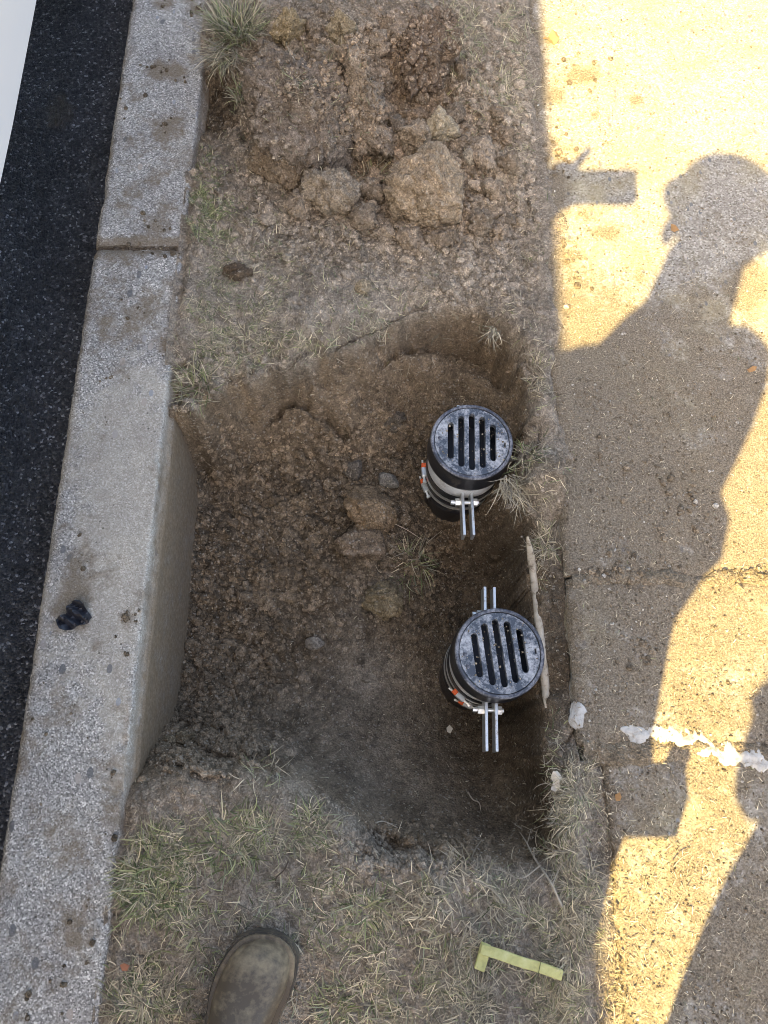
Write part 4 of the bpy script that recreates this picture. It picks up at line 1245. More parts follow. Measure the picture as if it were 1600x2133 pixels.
tubes('root', [([on(975, 1650, .004), on(985, 1665, .006), on(998, 1672, .008), on(1002, 1690, .004)], .0018, .0007)], M_ROOT, 'forked root on the lower right slope of the hole', 'root')
tubes('root', [([on(490, 780, .004), on(500, 800, .008), on(520, 830, .006), on(512, 845, .006)], .0012, .0006), ([on(505, 815, .006), on(480, 812, .01)], .0009, .0005)], M_ROOT, 'pale root curling down the upper wall near the kerb', 'root')
tubes('root', [([on(740, 725, .004), on(750, 745, .006), on(757, 768, .004)], .0011, .0005)], M_ROOT, 'thin root on the upper wall right of the grass', 'root')
tubes('root', [([on(820, 1090, .006), on(850, 1105, .008), on(880, 1125, .006)], .0013, .0006), ([on(890, 1130, .005), on(920, 1105, .008)], .0011, .0005)], M_ROOT, 'brown roots right of the orange brown clod', 'root')
tubes('root', [([on(600, 1795, .004), on(592, 1812, .006), on(575, 1830, .005), on(578, 1850, .004)], .0013, .0008)], mat_plain('dark_root', (.09, .065, .045), .8), 'dark curved root in the lower grass above the boot', 'root')
tubes('dry_twig', [([on(1410, 596, .003), on(1430, 588, .004), on(1455, 577, .003)], .0011, .0006), ([on(1430, 588, .004), on(1448, 592, .003)], .0009, .0005)], M_TWIG, 'forked pale twig within the shadow of the neck', 'twig')
tubes('dry_twig', [([on(1403, 1806, .003), on(1418, 1788, .004), on(1438, 1777, .003)], .0012, .0006)], M_TWIG, 'thin curved twig on the sunlit straw strewn path', 'twig')
tubes('dry_twig', [([on(1372, 318, .002), on(1376, 290, .004), on(1384, 270, .002)], .0011, .0006)], M_TWIG, 'thin twig left of the shadow of the head', 'twig')
tubes('dry_twig', [([on(985, 1835, .012), on(1020, 1850, .016), on(1050, 1880, .012), on(1080, 1905, .008)], .0012, .0006)], M_TWIG, 'thin bent stem above the straw, left of the branched twig', 'twig')

# exposed pale tube in the right wall
kk = NT('dusty_pale_tube', .8, .25)
nz = kk.noise(60, 5, .7)
tc = kk.ramp(nz, [(.36, (.17, .135, .095)), (.47, (.40, .35, .275)), (.75, (.56, .51, .42))])
oy = kk.sep(kk.coord(), 1)
bl = kk.math('MULTIPLY', kk.math('GREATER_THAN', oy, -.158), kk.math('LESS_THAN', oy, -.138))
bl = kk.math('MULTIPLY', bl, kk.math('LESS_THAN', kk.sep(kk.coord(), 0), .008))
tc = kk.mix(kk.math('MULTIPLY', bl, .8), tc, (.16, .17, .42))
kk.base(tc)
kk.bump(nz, .4, .002)
tp = [(1099, 1118), (1108, 1170), (1116, 1230), (1123, 1300), (1131, 1370), (1137, 1440), (1138, 1480)]
tp = [(a, b, on(a, b, -.001)[2]) for a, b in tp]
tpw = [P(a, b, c) for a, b, c in tp]
tv, tf = [], []
dense = []
for i in range(len(tpw) - 1):
    for s in range(8):
        dense.append(tpw[i].lerp(tpw[i + 1], s / 8))
for i, p in enumerate(dense):
    t = i / (len(dense) - 1)
    r = .0080 * min(1, .25 + t * 6, .35 + (1 - t) * 5) * (1 + .06 * math.sin(i * .9) + .03 * math.sin(i * 2.3))
    for j in range(10):
        a = 6.2832 * j / 10
        tv.append((p.x + r * math.cos(a), p.y, p.z + r * math.sin(a)))
for i in range(len(dense) - 1):
    for j in range(10):
        tf.append((i * 10 + j, i * 10 + (j + 1) % 10, (i + 1) * 10 + (j + 1) % 10, (i + 1) * 10 + j))
tb = tpw[0]
ob = link('old_tube', mesh_np('old_tube', np.array(tv) - np.array(tb), tf), kk.m, loc=tb)
tag(ob, 'pale dusty tube showing in the right wall beside the nearer drain cover', 'tube')
tube_root = ob

# ------------------------------------------------------------------ drain access pipes
RO = .0835
def fill_curve(name, loops, extr, bev, mat, parent):
    cu = bpy.data.curves.new(name, 'CURVE')
    cu.dimensions = '2D'
    cu.fill_mode = 'BOTH'
    cu.extrude = extr
    cu.bevel_depth = bev
    cu.bevel_resolution = 1
    for pts in loops:
        sp = cu.splines.new('POLY')
        sp.points.add(len(pts) - 1)
        for i, (a, b) in enumerate(pts): sp.points[i].co = (a, b, 0, 1)
        sp.use_cyclic_u = True
    tmp = bpy.data.objects.new(name + '_tmp', cu)
    COL.objects.link(tmp)
    dg = bpy.context.evaluated_depsgraph_get()
    me = bpy.data.meshes.new_from_object(tmp.evaluated_get(dg))
    bpy.data.objects.remove(tmp)
    me.name = name
    me.materials.clear()
    return link(name, me, mat, parent)
def stadium(cx, cy, w_, L, n=8):
    pts = []
    h = L / 2 - w_ / 2
    for i in range(n + 1):
        a = math.pi * i / n
        pts.append((cx + w_ / 2 * math.cos(a), cy + h + w_ / 2 * math.sin(a)))
    for i in range(n + 1):
        a = math.pi + math.pi * i / n
        pts.append((cx + w_ / 2 * math.cos(a), cy - h + w_ / 2 * math.sin(a)))
    return pts
def rect(cx, cy, w_, h_): return [(cx - w_ / 2, cy - h_ / 2), (cx + w_ / 2, cy - h_ / 2), (cx + w_ / 2, cy + h_ / 2), (cx - w_ / 2, cy + h_ / 2)]

def drain(loc, label, lid_rot):
    root = tag(empty('drain_pipe', loc), label, 'drain pipe', 'drain access pipes in the hole')
    lathe('collar', [(.0755, -.001), (.077, .0005), (.0815, .0005), (.0832, -.0012), (RO, -.004), (RO, -.042), (.0845, -.044), (.0848, -.048), (.0845, -.051), (.083, -.053), (.082, -.057), (.080, -.060), (.068, -.060), (.068, -.030), (.0755, -.028)], 96, M_PLASTIC, root)
    lathe('rim', [(.0755, .0008), (.0757, .0022), (.0765, .003), (.0805, .003), (.0822, .0018), (.0829, .0002), (.0815, -.0005), (.0765, -.0005)], 96, M_RIM, root)
    lid = fill_curve('lid', [[(.0738 * math.cos(6.28319 * i / 96), .0738 * math.sin(6.28319 * i / 96)) for i in range(96)]] +
                     [stadium(-.0425 + .02125 * i, 0, .0134, L) for i, L in enumerate((.082, .114, .126, .114, .082))] + [rect(.0665, -.003, .0045, .011)], .0055, .0007, M_LID, root)
    lid.location = (0, 0, -.0047)
    lid.rotation_euler = (0, 0, lid_rot)
    for (a, b) in ((-.0645, .004), (-.0625, -.018)):
        bm = bmesh.new()
        bmesh.ops.create_cone(bm, cap_ends=True, segments=14, radius1=.0042, radius2=.0036, depth=.0016)
        add_box(bm, -.0027, .0027, -.0005, .0005, .0008, .0014)
        add_box(bm, -.0005, .0005, -.0027, .0027, .0008, .00141)
        s = link('screw', bm_mesh('screw', bm), M_RIM, lid, (a, b, .0069))
    # raised marks moulded along the right side, too worn to read
    bm = bmesh.new()
    for i in range(7):
        a = R(38 - i * 7.5)
        if i == 3: continue
        c, s_ = math.cos(a) * .0585, math.sin(a) * .0635
        m = Matrix.Translation((c, s_ + .012, .0064)) @ Matrix.Rotation(a * .6, 4, 'Z')
        add_box(bm, -.0030, .0030, -.0005, .0005, -.0005, .0004, mtx=m)
        add_box(bm, -.0004, .0004, -.0018, .0018, -.0005, .00041, mtx=m @ Matrix.Translation((.0012 * (-1) ** i, .0008, 0)))
    link('moulded_marks', bm_mesh('moulded_marks', bm), M_RIM, lid)
    lathe('inner_cup', [(.0685, -.0305), (.0685, -.072), (.0, -.072), (.0, -.070), (.0665, -.070), (.0665, -.0305)], 48, M_DARKIN, root)
    lathe('strap', [(.0665, -.064), (.0760, -.064), (.0772, -.067), (.0772, -.108), (.0760, -.111), (.0665, -.111)], 72, M_PVC, root)
    cp = lathe('coupling', [(.0665, -.114), (.0765, -.114), (.0780, -.117), (.0780, -.132), (.0762, -.134), (.0762, -.148), (.0775, -.150), (.0775, -.165), (.0762, -.167), (.0762, -.180), (.0775, -.182), (.0775, -.206), (.076, -.208), (.0665, -.208)], 72, M_RUBBER, root)
    lathe('pipe', [(.0655, -.0775), (.0660, -.0775), (.0660, -.45), (.0655, -.45)], 48, M_PLASTIC, root)
    for zz, a0 in ((-.1405, -128), (-.1735, -112)):
        bd = lathe('band_clamp', [(.0765, zz - .0055), (.0781, zz - .0058), (.0784, zz), (.0781, zz + .0058), (.0765, zz + .0055)], 72, M_STEEL, root)
        a = R(a0)
        mt = Matrix.Rotation(a, 4, 'Z') @ Matrix.Translation((.0825, 0, zz))
        bm = bmesh.new()
        add_box(bm, -.0045, .0045, -.010, .010, -.006, .006, .001, 1, mt)
        add_cyl(bm, mt @ Vector((0, .010, 0)), mt @ Vector((0, .020, 0)), .0026, 8)
        add_cyl(bm, mt @ Vector((0, .020, 0)), mt @ Vector((0, .025, 0)), .0044, 6)
        add_cyl(bm, mt @ Vector((0, -.010, 0)), mt @ Vector((0, -.028, 0)), .0022, 8)
        link('screw_housing', bm_mesh('screw_housing', bm), M_STEEL, bd)
        bm = bmesh.new()
        mt2 = Matrix.Rotation(a - .17, 4, 'Z') @ Matrix.Translation((.0825, 0, zz + .002))
        add_box(bm, -.0045, .0050, -.005, .005, -.0035, .0058, .001, 1, mt2)
        link('tag', bm_mesh('tag', bm), M_ORANGE, bd)
    # flat clamp bars, in pairs before and behind
    for sgn, far in ((-1, .168), (1, .146)):
        for dx in (-.0095, .0095):
            bm = bmesh.new()
            y0, y1 = sorted((sgn * .064, sgn * far))
            add_box(bm, dx - .0030, dx + .0030, y0, y1, -.114, -.083, .0007, 1)
            bar = link('clamp_bar', bm_mesh('clamp_bar', bm), M_STEEL, root)
        bm = bmesh.new()
        yb, zb = sgn * .092, -.098
        add_cyl(bm, (-.026, yb, zb), (.026, yb, zb), .0042, 12)
        for x0, x1 in ((-.0235, -.0128), (.0128, .0225)):
            add_cyl(bm, (x0, yb, zb), (x1, yb, zb), .0085, 6)
        for x0, x1 in ((-.0330, -.0262),):
            add_cyl(bm, (x0, yb, zb), (x1, yb, zb), .0052, 10)
        link('bolt', bm_mesh('bolt', bm), M_STEEL, root)
    return root
q1, q2 = P(983, 920, -.012), P(1041, 1360, -.012)
d1 = drain(q1, 'farther slotted drain cover on black pipe, at upper right of the hole', R(-2.5))
def copy_tree(o, parent=None):
    c = o.copy()
    COL.objects.link(c)
    if parent is not None: c.parent = parent
    for ch in list(o.children): copy_tree(ch, c)
    return c
d2 = copy_tree(d1)
d2.location = q2
d2['label'] = 'nearer slotted drain cover on black pipe, beside the pale tube'
for ch in d2.children:
    if ch.name.startswith('lid'): ch.rotation_euler = (0, 0, R(8))
d1.rotation_euler = (R(-2.5), R(3.0), R(1))
d2.rotation_euler = (R(-2.0), R(3.5), R(-1.5))
for ch in d1.children:
    if ch.name.startswith('band_clamp'): ch.rotation_euler = (0, 0, R(-48))
    if ch.name.startswith('clamp_bar') and sum(v_.co.y for v_ in ch.data.vertices) > 0: ch.location = (0, -.018, 0)

for d_, sd in ((d1, 311), (d2, 312)):
    gr = crumbs('soil_grit', 130, lambda n, g: (lambda r, a: (r * np.cos(a), r * np.sin(a)))(.074 * np.sqrt(g.random(n)), 6.283 * g.random(n)), .0006, .0024,
                lambda x, y, z, qx, qy: np.tile(np.array((.30, .25, .18)), (len(x), 1)), lambda x, y: np.full(len(x), .0010), sd)
    gr.parent = d_

# ------------------------------------------------------------------ small things
# bent yellow strip
def yellow_strip():
    kk = NT('yellow_paint', .6, .35)
    n = kk.noise(45, 5, .7)
    kk.base(kk.ramp(n, [(.3, (.36, .34, .14)), (.5, (.52, .50, .20)), (.72, (.60, .58, .28))]))
    kk.bump(n, .3, .002)
    a, b, c = P(1003, 2018, .03), P(1012, 1980, .03), P(1172, 2032, .026)
    root = tag(empty('yellow_strip', tuple(b)), 'bent L shaped strip of yellow material lying on the straw', 'strip')
    def bar(p, q_, wd, over0, over1):
        d = (q_ - p).normalized()
        L = (q_ - p).length
        bm = bmesh.new()
        add_box(bm, -over0, L + over1, -wd / 2, wd / 2, -.006, 0, .0012, 1)
        n_ = bmesh.ops.subdivide_edges(bm, edges=[e for e in bm.edges if e.calc_length() > L * .7], cuts=8)
        for v in bm.verts: v.co.y += .0005 * math.sin(v.co.x * 90 + v.co.z * 200); v.co.z += .0006 * math.sin(v.co.x * 60)
        ang = math.atan2(d.y, d.x)
        bm.transform(Matrix.Translation(p - b) @ Matrix.Rotation(ang, 4, 'Z') @ Matrix.Rotation(-math.asin(max(-1, min(1, d.z))), 4, 'Y'))
        return bm_mesh('arm', bm)
    link('arm', bar(b, c, .0155, .008, 0), kk.m, root)
    link('arm', bar(b + Vector((0, 0, -.0065)), a + Vector((-.002, 0, -.0065)), .017, .0085, .004), kk.m, root)
    for t in (.70,):
        bm = bmesh.new()
        add_box(bm, -.0005, .0005, -.0088, .0088, .0002, .0010)
        d = (c - b)
        bm.transform(Matrix.Translation(d * t) @ Matrix.Rotation(math.atan2(d.y, d.x), 4, 'Z'))
        link('crease', bm_mesh('crease', bm), mat_plain('crease_dirt', (.16, .17, .07), .8), root)
yellow_strip()

# black scrap on the kerb
def scrap():
    out = [(118, 1292), (140, 1280), (146, 1262), (156, 1254), (170, 1252), (182, 1262), (186, 1275), (194, 1288), (190, 1298), (168, 1306), (142, 1316), (130, 1312)]
    pts = [P(a, b, .0) for a, b in out]
    cen = sum(pts, Vector()) / len(pts)
    bm = bmesh.new()
    vs = [bm.verts.new((p.x - cen.x, p.y - cen.y, .004)) for p in pts]
    f = bm.faces.new(vs)
    bmesh.ops.triangulate(bm, faces=[f])
    bmesh.ops.subdivide_edges(bm, edges=bm.edges[:], cuts=4, use_grid_fill=True)
    bmesh.ops.triangulate(bm, faces=bm.faces[:])
    for v in bm.verts:
        v.co.z += .005 * math.sin(v.co.x * 160 + v.co.y * 300) + .006 * max(0, vnoise(np.array([v.co.x * 60]), np.array([v.co.y * 60]), seed=9)[0]) + .004
    r = bmesh.ops.extrude_face_region(bm, geom=bm.faces[:])
    for v in [g_ for g_ in r['geom'] if isinstance(g_, bmesh.types.BMVert)]: v.co.z -= .003
    bmesh.ops.recalc_face_normals(bm, faces=bm.faces[:])
    ob = link('plastic_scrap', bm_mesh('plastic_scrap', bm, True, 30), mat_plain('black_scrap', (.016, .018, .026), .42, .5, var=.4, scale=120, bump=.3), loc=(cen.x, cen.y, .002))
    tag(ob, 'crumpled black plastic scrap lying on the kerb', 'scrap')
scrap()

def leaf(name, out, z, mat, label, cat, thick=.0012, curl=.004):
    pts = [P(a, b, z) for a, b in out]
    cen = sum(pts, Vector()) / len(pts)
    bm = bmesh.new()
    f = bm.faces.new([bm.verts.new((p.x - cen.x, p.y - cen.y, 0)) for p in pts])
    bmesh.ops.triangulate(bm, faces=[f])
    bmesh.ops.subdivide_edges(bm, edges=bm.edges[:], cuts=2, use_grid_fill=True)
    bmesh.ops.triangulate(bm, faces=bm.faces[:])
    for v in bm.verts: v.co.z += curl * (1 + math.sin(v.co.x * 210 + v.co.y * 130))
    r = bmesh.ops.extrude_face_region(bm, geom=bm.faces[:])
    for v in [g_ for g_ in r['geom'] if isinstance(g_, bmesh.types.BMVert)]: v.co.z += thick
    bmesh.ops.recalc_face_normals(bm, faces=bm.faces[:])
    ob = link(name, bm_mesh(name, bm, True, 40), mat, loc=(cen.x, cen.y, z))
    tag(ob, label, cat)
M_LEAF = mat_plain('dry_leaf_brown', (.32, .19, .09), .75, .3, var=.3, scale=90)
M_PALELEAF = mat_plain('pale_leaf', (.58, .53, .44), .75, .3, var=.2, scale=120)
leaf('pale_leaf', [(1150, 1606), (1160, 1606), (1170, 1618), (1163, 1630), (1166, 1645), (1156, 1650), (1146, 1644), (1152, 1630), (1147, 1618)], .008, M_PALELEAF, 'whitish torn leaf at the lower right rim of the hole', 'leaf')
leaf('dry_leaf', [(1130, 85), (1140, 80), (1147, 70), (1153, 66), (1160, 68), (1164, 80), (1162, 90), (1152, 95), (1146, 90)], SLAB_Z + .001, M_LEAF, 'brown curled leaf on the sunlit path at the top', 'leaf')
leaf('dry_leaf', [(1280, 1655), (1288, 1650), (1292, 1660), (1290, 1668), (1283, 1668)], SLAB_Z, M_LEAF, 'small tan leaf in the shadow beside the straw', 'leaf')
leaf('dry_leaf', [(1556, 770), (1565, 766), (1574, 768), (1570, 775), (1560, 776)], SLAB_Z + .001, M_LEAF, 'small brown leaf within the shadow of the shoulder', 'leaf')
leaf('dry_leaf', [(1396, 470), (1404, 474), (1412, 484), (1404, 484), (1398, 480)], SLAB_Z + .001, M_LEAF, 'tiny leaf at the chin of the head shadow', 'leaf')
leaf('dry_leaf', [(250, 2010), (262, 2004), (274, 2008), (268, 2020), (255, 2022)], .012, mat_plain('red_leaf', (.30, .13, .08), .75, var=.3), 'reddish leaf beside the kerb left of the boot', 'leaf')
leaf('pale_chip', [(930, 1516), (936, 1510), (943, 1518), (938, 1528), (931, 1524)], -.30, M_PALELEAF, 'tiny pale chip on the floor left of the clamp bars', 'chip')

# ------------------------------------------------------------------ people
M_SKIN = mat_plain('skin', (.46, .28, .20), .55, .4, var=.08)
M_JKT = mat_plain('dark_jacket', (.030, .036, .055), .85, .2, var=.25, scale=30)
M_TRS = mat_plain('work_trousers', (.045, .045, .05), .9, .2, var=.25, scale=40)
M_VEST = mat_plain('orange_jacket', (.70, .17, .03), .8, .2, var=.12, scale=30)
M_HAT = mat_plain('white_helmet', (.72, .72, .70), .35, .5)
M_HAIR = mat_plain('hair', (.04, .028, .018), .6, .3)
M_BOOT = mat_dusty('worn_boot_leather', (.110, .084, .058), (.37, .29, .185), .40, .4, 11, .46, .72, .75, fine=90)
M_SOLE = mat_dusty('boot_sole', (.065, .055, .045), (.22, .18, .125), .75, .3, 30, .46, .70, .7)

def skin_body(name, chains, rad, loc, mats, parent, root='pelvis', sub=1):
    names = list(rad)
    me = bpy.data.meshes.new(name + '_cage')
    ix = {k: i for i, k in enumerate(names)}
    ed = []
    for c in chains:
        for a, b in zip(c[:-1], c[1:]):
            if (ix[a], ix[b]) not in ed: ed.append((ix[a], ix[b]))
    me.from_pydata([loc[k] for k in names], ed, [])
    tmp = bpy.data.objects.new('tmp_cage', me)
    COL.objects.link(tmp)
    md = tmp.modifiers.new('skin', 'SKIN')
    md.use_smooth_shade = True
    md.branch_smoothing = .3
    sv = me.skin_vertices[0].data
    for k, r in rad.items():
        sv[ix[k]].radius = r if isinstance(r, tuple) else (r, r)
        sv[ix[k]].use_root = (k == root)
    s2 = tmp.modifiers.new('sub', 'SUBSURF')
    s2.levels = s2.render_levels = sub
    dg = bpy.context.evaluated_depsgraph_get()
    out = bpy.data.meshes.new_from_object(tmp.evaluated_get(dg))
    bpy.data.objects.remove(tmp)
    out.name = name
    out.materials.clear()
    for m in mats: out.materials.append(m)
    return link(name, out, None, parent)

def person(label, J, fingers, jacket, base, girth=1.0):
    """J: joint positions in metres"""
    root = tag(empty('person', base), label, 'person')
    b = Vector(base)
    loc = {k: tuple(Vector(v) - b) for k, v in J.items()}
    rad = {'pelvis': (.165, .120), 'waist': (.180, .150), 'chest': (.205, .165), 'upper': (.145, .11), 'neck': .066, 'skull': (.086, .098), 'crown': (.080, .088)}
    for k_ in ('pelvis', 'waist', 'chest'): rad[k_] = tuple(v_ * girth for v_ in rad[k_])
    ch = [['pelvis', 'waist', 'chest', 'upper', 'neck', 'skull', 'crown']]
    for s in 'LR':
        rad.update({'hip' + s: .105, 'knee' + s: .068, 'shin' + s: .062, 'ankle' + s: .05, 'sho' + s: .068, 'elb' + s: .052, 'wri' + s: .036, 'palm' + s: (.040, .020)})
        ch += [['pelvis', 'hip' + s, 'knee' + s, 'shin' + s, 'ankle' + s], ['upper', 'sho' + s, 'elb' + s, 'wri' + s, 'palm' + s]]
        for k, (fl) in fingers[s].items():
            prev = 'palm' + s
            for i, p in enumerate(fl):
                key = f'{k}{s}{i}'
                loc[key] = tuple(Vector(p) - b)
                rad[key] = .0120 - .001 * i
                ch.append([prev, key])
                prev = key
    body = skin_body('body', ch, rad, loc, [jacket, M_TRS, M_SKIN], root)
    zz = np.zeros(len(body.data.vertices) * 3)
    body.data.vertices.foreach_get('co', zz)
    zz = zz.reshape(-1, 3)
    nk = np.array(loc['neck'])
    wr = [np.array(loc['wriL']), np.array(loc['wriR'])]
    el = [np.array(loc['elbL']), np.array(loc['elbR'])]
    mi = []
    for p in body.data.polygons:
        c = np.array(p.center)
        k = 0
        if c[2] < loc['pelvis'][2] - .02: k = 1
        if c[2] > nk[2] + .005 and np.hypot(*(c[:2] - nk[:2])) < .25: k = 2
        for w_, e_ in zip(wr, el):
            d = (w_ - e_) / np.linalg.norm(w_ - e_)
            al = (c - w_) @ d
            if al > -.005 and al < .24 and np.linalg.norm(c - w_ - d * al) < .075 and np.linalg.norm(c - w_) < .22: k = 2
        mi.append(k)
    body.data.polygons.foreach_set('material_index', mi)
    # face and cap
    hd = Vector(loc['skull'])
    up = (Vector(loc['crown']) - hd).normalized()
    fw = Vector((0, 1, 0))
    fw = (fw - up * fw.dot(up)).normalized()
    sd = fw.cross(up)
    B = Matrix((sd, fw, up)).transposed().to_4x4()
    B.translation = hd
    bm = bmesh.new()
    bmesh.ops.create_cone(bm, cap_ends=True, segments=10, radius1=.014, radius2=.006, depth=.045, matrix=B @ Matrix.Translation((0, .098, -.012)) @ Matrix.Rotation(R(-20), 4, 'X'))
    link('nose', bm_mesh('nose', bm, True), M_SKIN, root)
    for s in (-1, 1):
        bm = bmesh.new()
        bmesh.ops.create_uvsphere(bm, u_segments=10, v_segments=8, radius=.011, matrix=B @ Matrix.Translation((s * .031, .083, .012)))
        link('eye', bm_mesh('eye', bm, True), mat_plain('eye_white', (.6, .6, .58), .3), root)
        bm = bmesh.new()
        bmesh.ops.create_uvsphere(bm, u_segments=10, v_segments=8, radius=1, matrix=B @ Matrix.Translation((s * .104, .0, -.012)) @ Matrix.Diagonal((.016, .022, .034, 1)))
        link('ear', bm_mesh('ear', bm, True), M_SKIN, root)
    bm = bmesh.new()
    add_box(bm, -.024, .024, .0, .006, -.003, .003, .002, 1, B @ Matrix.Translation((0, .088, -.05)))
    link('mouth', bm_mesh('mouth', bm, True), mat_plain('lips', (.36, .15, .12), .5), root)
    bm = bmesh.new()
    bmesh.ops.create_uvsphere(bm, u_segments=24, v_segments=14, radius=1, matrix=B @ Matrix.Translation((0, -.014, .02)) @ Matrix.Diagonal((.098, .105, .090, 1)))
    link('hair', bm_mesh('hair', bm, True), M_HAIR, root)
    hat = lathe('hard_hat', [(.142, .0), (.143, .004), (.122, .010), (.119, .035), (.110, .065), (.088, .092), (.055, .108), (.0, .114), (.0, .110), (.052, .104), (.084, .088), (.105, .063), (.114, .033), (.117, .006), (.135, .0)], 40, M_HAT, root)
    hat.matrix_parent_inverse = Matrix.Identity(4)
    hat.matrix_basis = B @ Matrix.Translation((0, .0, .038)) @ Matrix.Diagonal((.97, 1.10, 1, 1))
    bm = bmesh.new()
    nb = Vector(loc['neck'])
    bmesh.ops.create_cone(bm, cap_ends=True, segments=20, radius1=.090, radius2=.082, depth=.13, matrix=Matrix.Translation(nb + (hd - nb) * .12) @ (hd - nb).to_track_quat('Z', 'Y').to_matrix().to_4x4())
    link('collar', bm_mesh('collar', bm, True, 40), jacket, root)
    return root

def boot_meshes(side=1):
    """toe towards +y, heel at y=-.2, sole on z=0"""
    out = []
    n, m = 34, 28
    T = np.linspace(0, 1, n)
    def half(t):            # half width along the foot: t=0 heel, 1 toe
        w_ = np.interp(t, [0, .04, .12, .3, .5, .66, .78, .88, .94, .98, 1.0], [.004, .022, .033, .036, .041, .051, .054, .050, .040, .024, .003])
        return w_
    def cx(t): return side * np.interp(t, [0, .4, .7, .9, 1], [0, -.002, -.004, .002, .008])
    def ln(t): return -.2 + .305 * t
    tt = 1 - (1 - np.linspace(0, 1, n)) ** 1.25
    tt = np.interp(np.linspace(0, 1, n), np.linspace(0, 1, n), .5 - .5 * np.cos(np.pi * np.linspace(0, 1, n)))
    V, F = [], []
    hgt = lambda t: np.interp(t, [0, .05, .2, .38, .5, .62, .75, .85, .93, .98, 1], [.10, .14, .15, .145, .118, .094, .084, .078, .066, .045, .03])
    for t in tt:
        w_, h_ = half(t), hgt(t)
        for j in range(m):
            a = math.pi * j / (m - 1)
            ca, sa = math.cos(a), math.sin(a)
            x = w_ * .95 * math.copysign(abs(ca) ** .75, ca)
            z = .026 + (h_ - .026) * abs(sa) ** .62
            x *= 1 - .16 * (sa ** 3)
            V.append((cx(t) + x, ln(t), z + .0015 * math.sin(t * 60) * (.35 < t < .68)))
    for i in range(n - 1):
        for j in range(m - 1):
            F.append((i * m + j, i * m + j + 1, (i + 1) * m + j + 1, (i + 1) * m + j))
    up = mesh_np('boot_upper', V, F)
    def ring(expand, z0, z1):
        o = []
        for sgn in (1, -1):
            for t in (tt if sgn > 0 else tt[::-1]):
                o.append((cx(t) + sgn * (half(t) + expand), ln(t) + expand * (1 if t > .9 else (-1 if t < .1 else 0))))
        k = len(o)
        v = [(x, y, z0) for x, y in o] + [(x, y, z0 + (z1 - z0) * .75) for x, y in o] + [(x * .985, y * .995, z1) for x, y in o]
        f = []
        for r in range(2):
            for i in range(k):
                f.append((r * k + i, r * k + (i + 1) % k, (r + 1) * k + (i + 1) % k, (r + 1) * k + i))
        bm = bmesh.new()
        bv = [bm.verts.new(p) for p in v]
        for q in f: bm.faces.new([bv[i] for i in q])
        bm.faces.new(bv[2 * k:])
        bm.faces.new(bv[:k][::-1])
        bmesh.ops.recalc_face_normals(bm, faces=bm.faces[:])
        return bm
    sole = bm_mesh('boot_sole', ring(.0075, 0, .026), True, 40)
    welt = bm_mesh('boot_welt', ring(.0045, .026, .033), True, 50)
    # ankle shaft
    sh = []
    return up, sole, welt
def boots(root, spots):
    b = Vector(root.location)
    for x, y, z, rz, side in spots:
        e = bpy.data.objects.new('boot', boot_meshes(side)[0])
        COL.objects.link(e)
        e.data.materials.append(M_BOOT)
        e.parent = root
        e.location = Vector((x, y, z)) - b
        e.rotation_euler = (0, 0, rz)
        up, sole, welt = boot_meshes(side)
        link('sole', sole, M_SOLE, e)
        link('welt', welt, M_BOOT, e)
        o = lathe('shaft', [(.030, .10), (.052, .10), (.054, .16), (.056, .22), (.060, .24), (.056, .243), (.050, .24), (.048, .12)], 24, M_BOOT, e)
        o.location = (0, -.128, 0)

toe = P(563, 1946, .03)
bz = -.6
th = R(-17)
bxp, byp = toe.x + .108 * math.sin(th), toe.y - .108 * math.cos(th)
pb = (-.03, -.60, 0.0)
PH = {'pelvis': (-.02, -.60, .98), 'waist': (-.02, -.58, 1.12), 'chest': (.01, -.51, 1.24), 'upper': (.04, -.43, 1.355), 'neck': (.082, -.335, 1.465), 'skull': (.104, -.28, 1.60), 'crown': (.115, -.255, 1.675),
      'hipL': (-.12, -.59, .90), 'kneeL': (-.17, -.50, .50), 'shinL': (-.19, -.505, .32), 'ankleL': (bxp - .03, byp - .125, .12), 'hipR': (.08, -.62, .90), 'kneeR': (.10, -.66, .50), 'shinR': (.10, -.74, .32), 'ankleR': (.10, -.80, .12),
      'shoL': (-.165, -.44, 1.345), 'elbL': (-.225, -.33, 1.13), 'wriL': (-.215, -.07, 1.34), 'palmL': (-.170, -.015, 1.39),
      'shoR': (.235, -.385, 1.385), 'elbR': (.115, -.54, 1.10), 'wriR': (.115, -.65, .86), 'palmR': (.155, -.64, .765)}
FL = {'thumb': [(-.155, -.045, 1.40), (-.130, -.048, 1.415)], 'index': [(-.145, .025, 1.405), (-.118, .055, 1.415), (-.085, .095, 1.425)], 'middle': [(-.152, .030, 1.40), (-.122, .052, 1.415), (-.098, .080, 1.425)],
      'ring': [(-.170, .030, 1.397), (-.153, .058, 1.412), (-.135, .046, 1.425)], 'little': [(-.183, .022, 1.39), (-.172, .044, 1.405), (-.158, .036, 1.42)]}
FR = {'thumb': [(.150, -.615, .755), (.165, -.585, .725)], 'index': [(.185, -.625, .700), (.175, -.600, .680), (.160, -.600, .695)], 'middle': [(.182, -.650, .690), (.175, -.630, .665), (.158, -.625, .680)],
      'ring': [(.178, -.675, .695), (.172, -.665, .668), (.155, -.655, .680)], 'little': [(.170, -.695, .705), (.165, -.690, .682), (.152, -.680, .690)]}
FR = {k_: [(a_, b_ + .013, c_) for a_, b_, c_ in v_] for k_, v_ in FR.items()}
person_a = person('photographer in dark work clothes and helmet, one scuffed brown boot on the grass', PH, {'L': FL, 'R': FR}, M_JKT, pb)
boots(person_a, [(bxp, byp, zat(bxp, byp) + .004, th, 1), (.115, -.68, .004, R(-16), -1)])
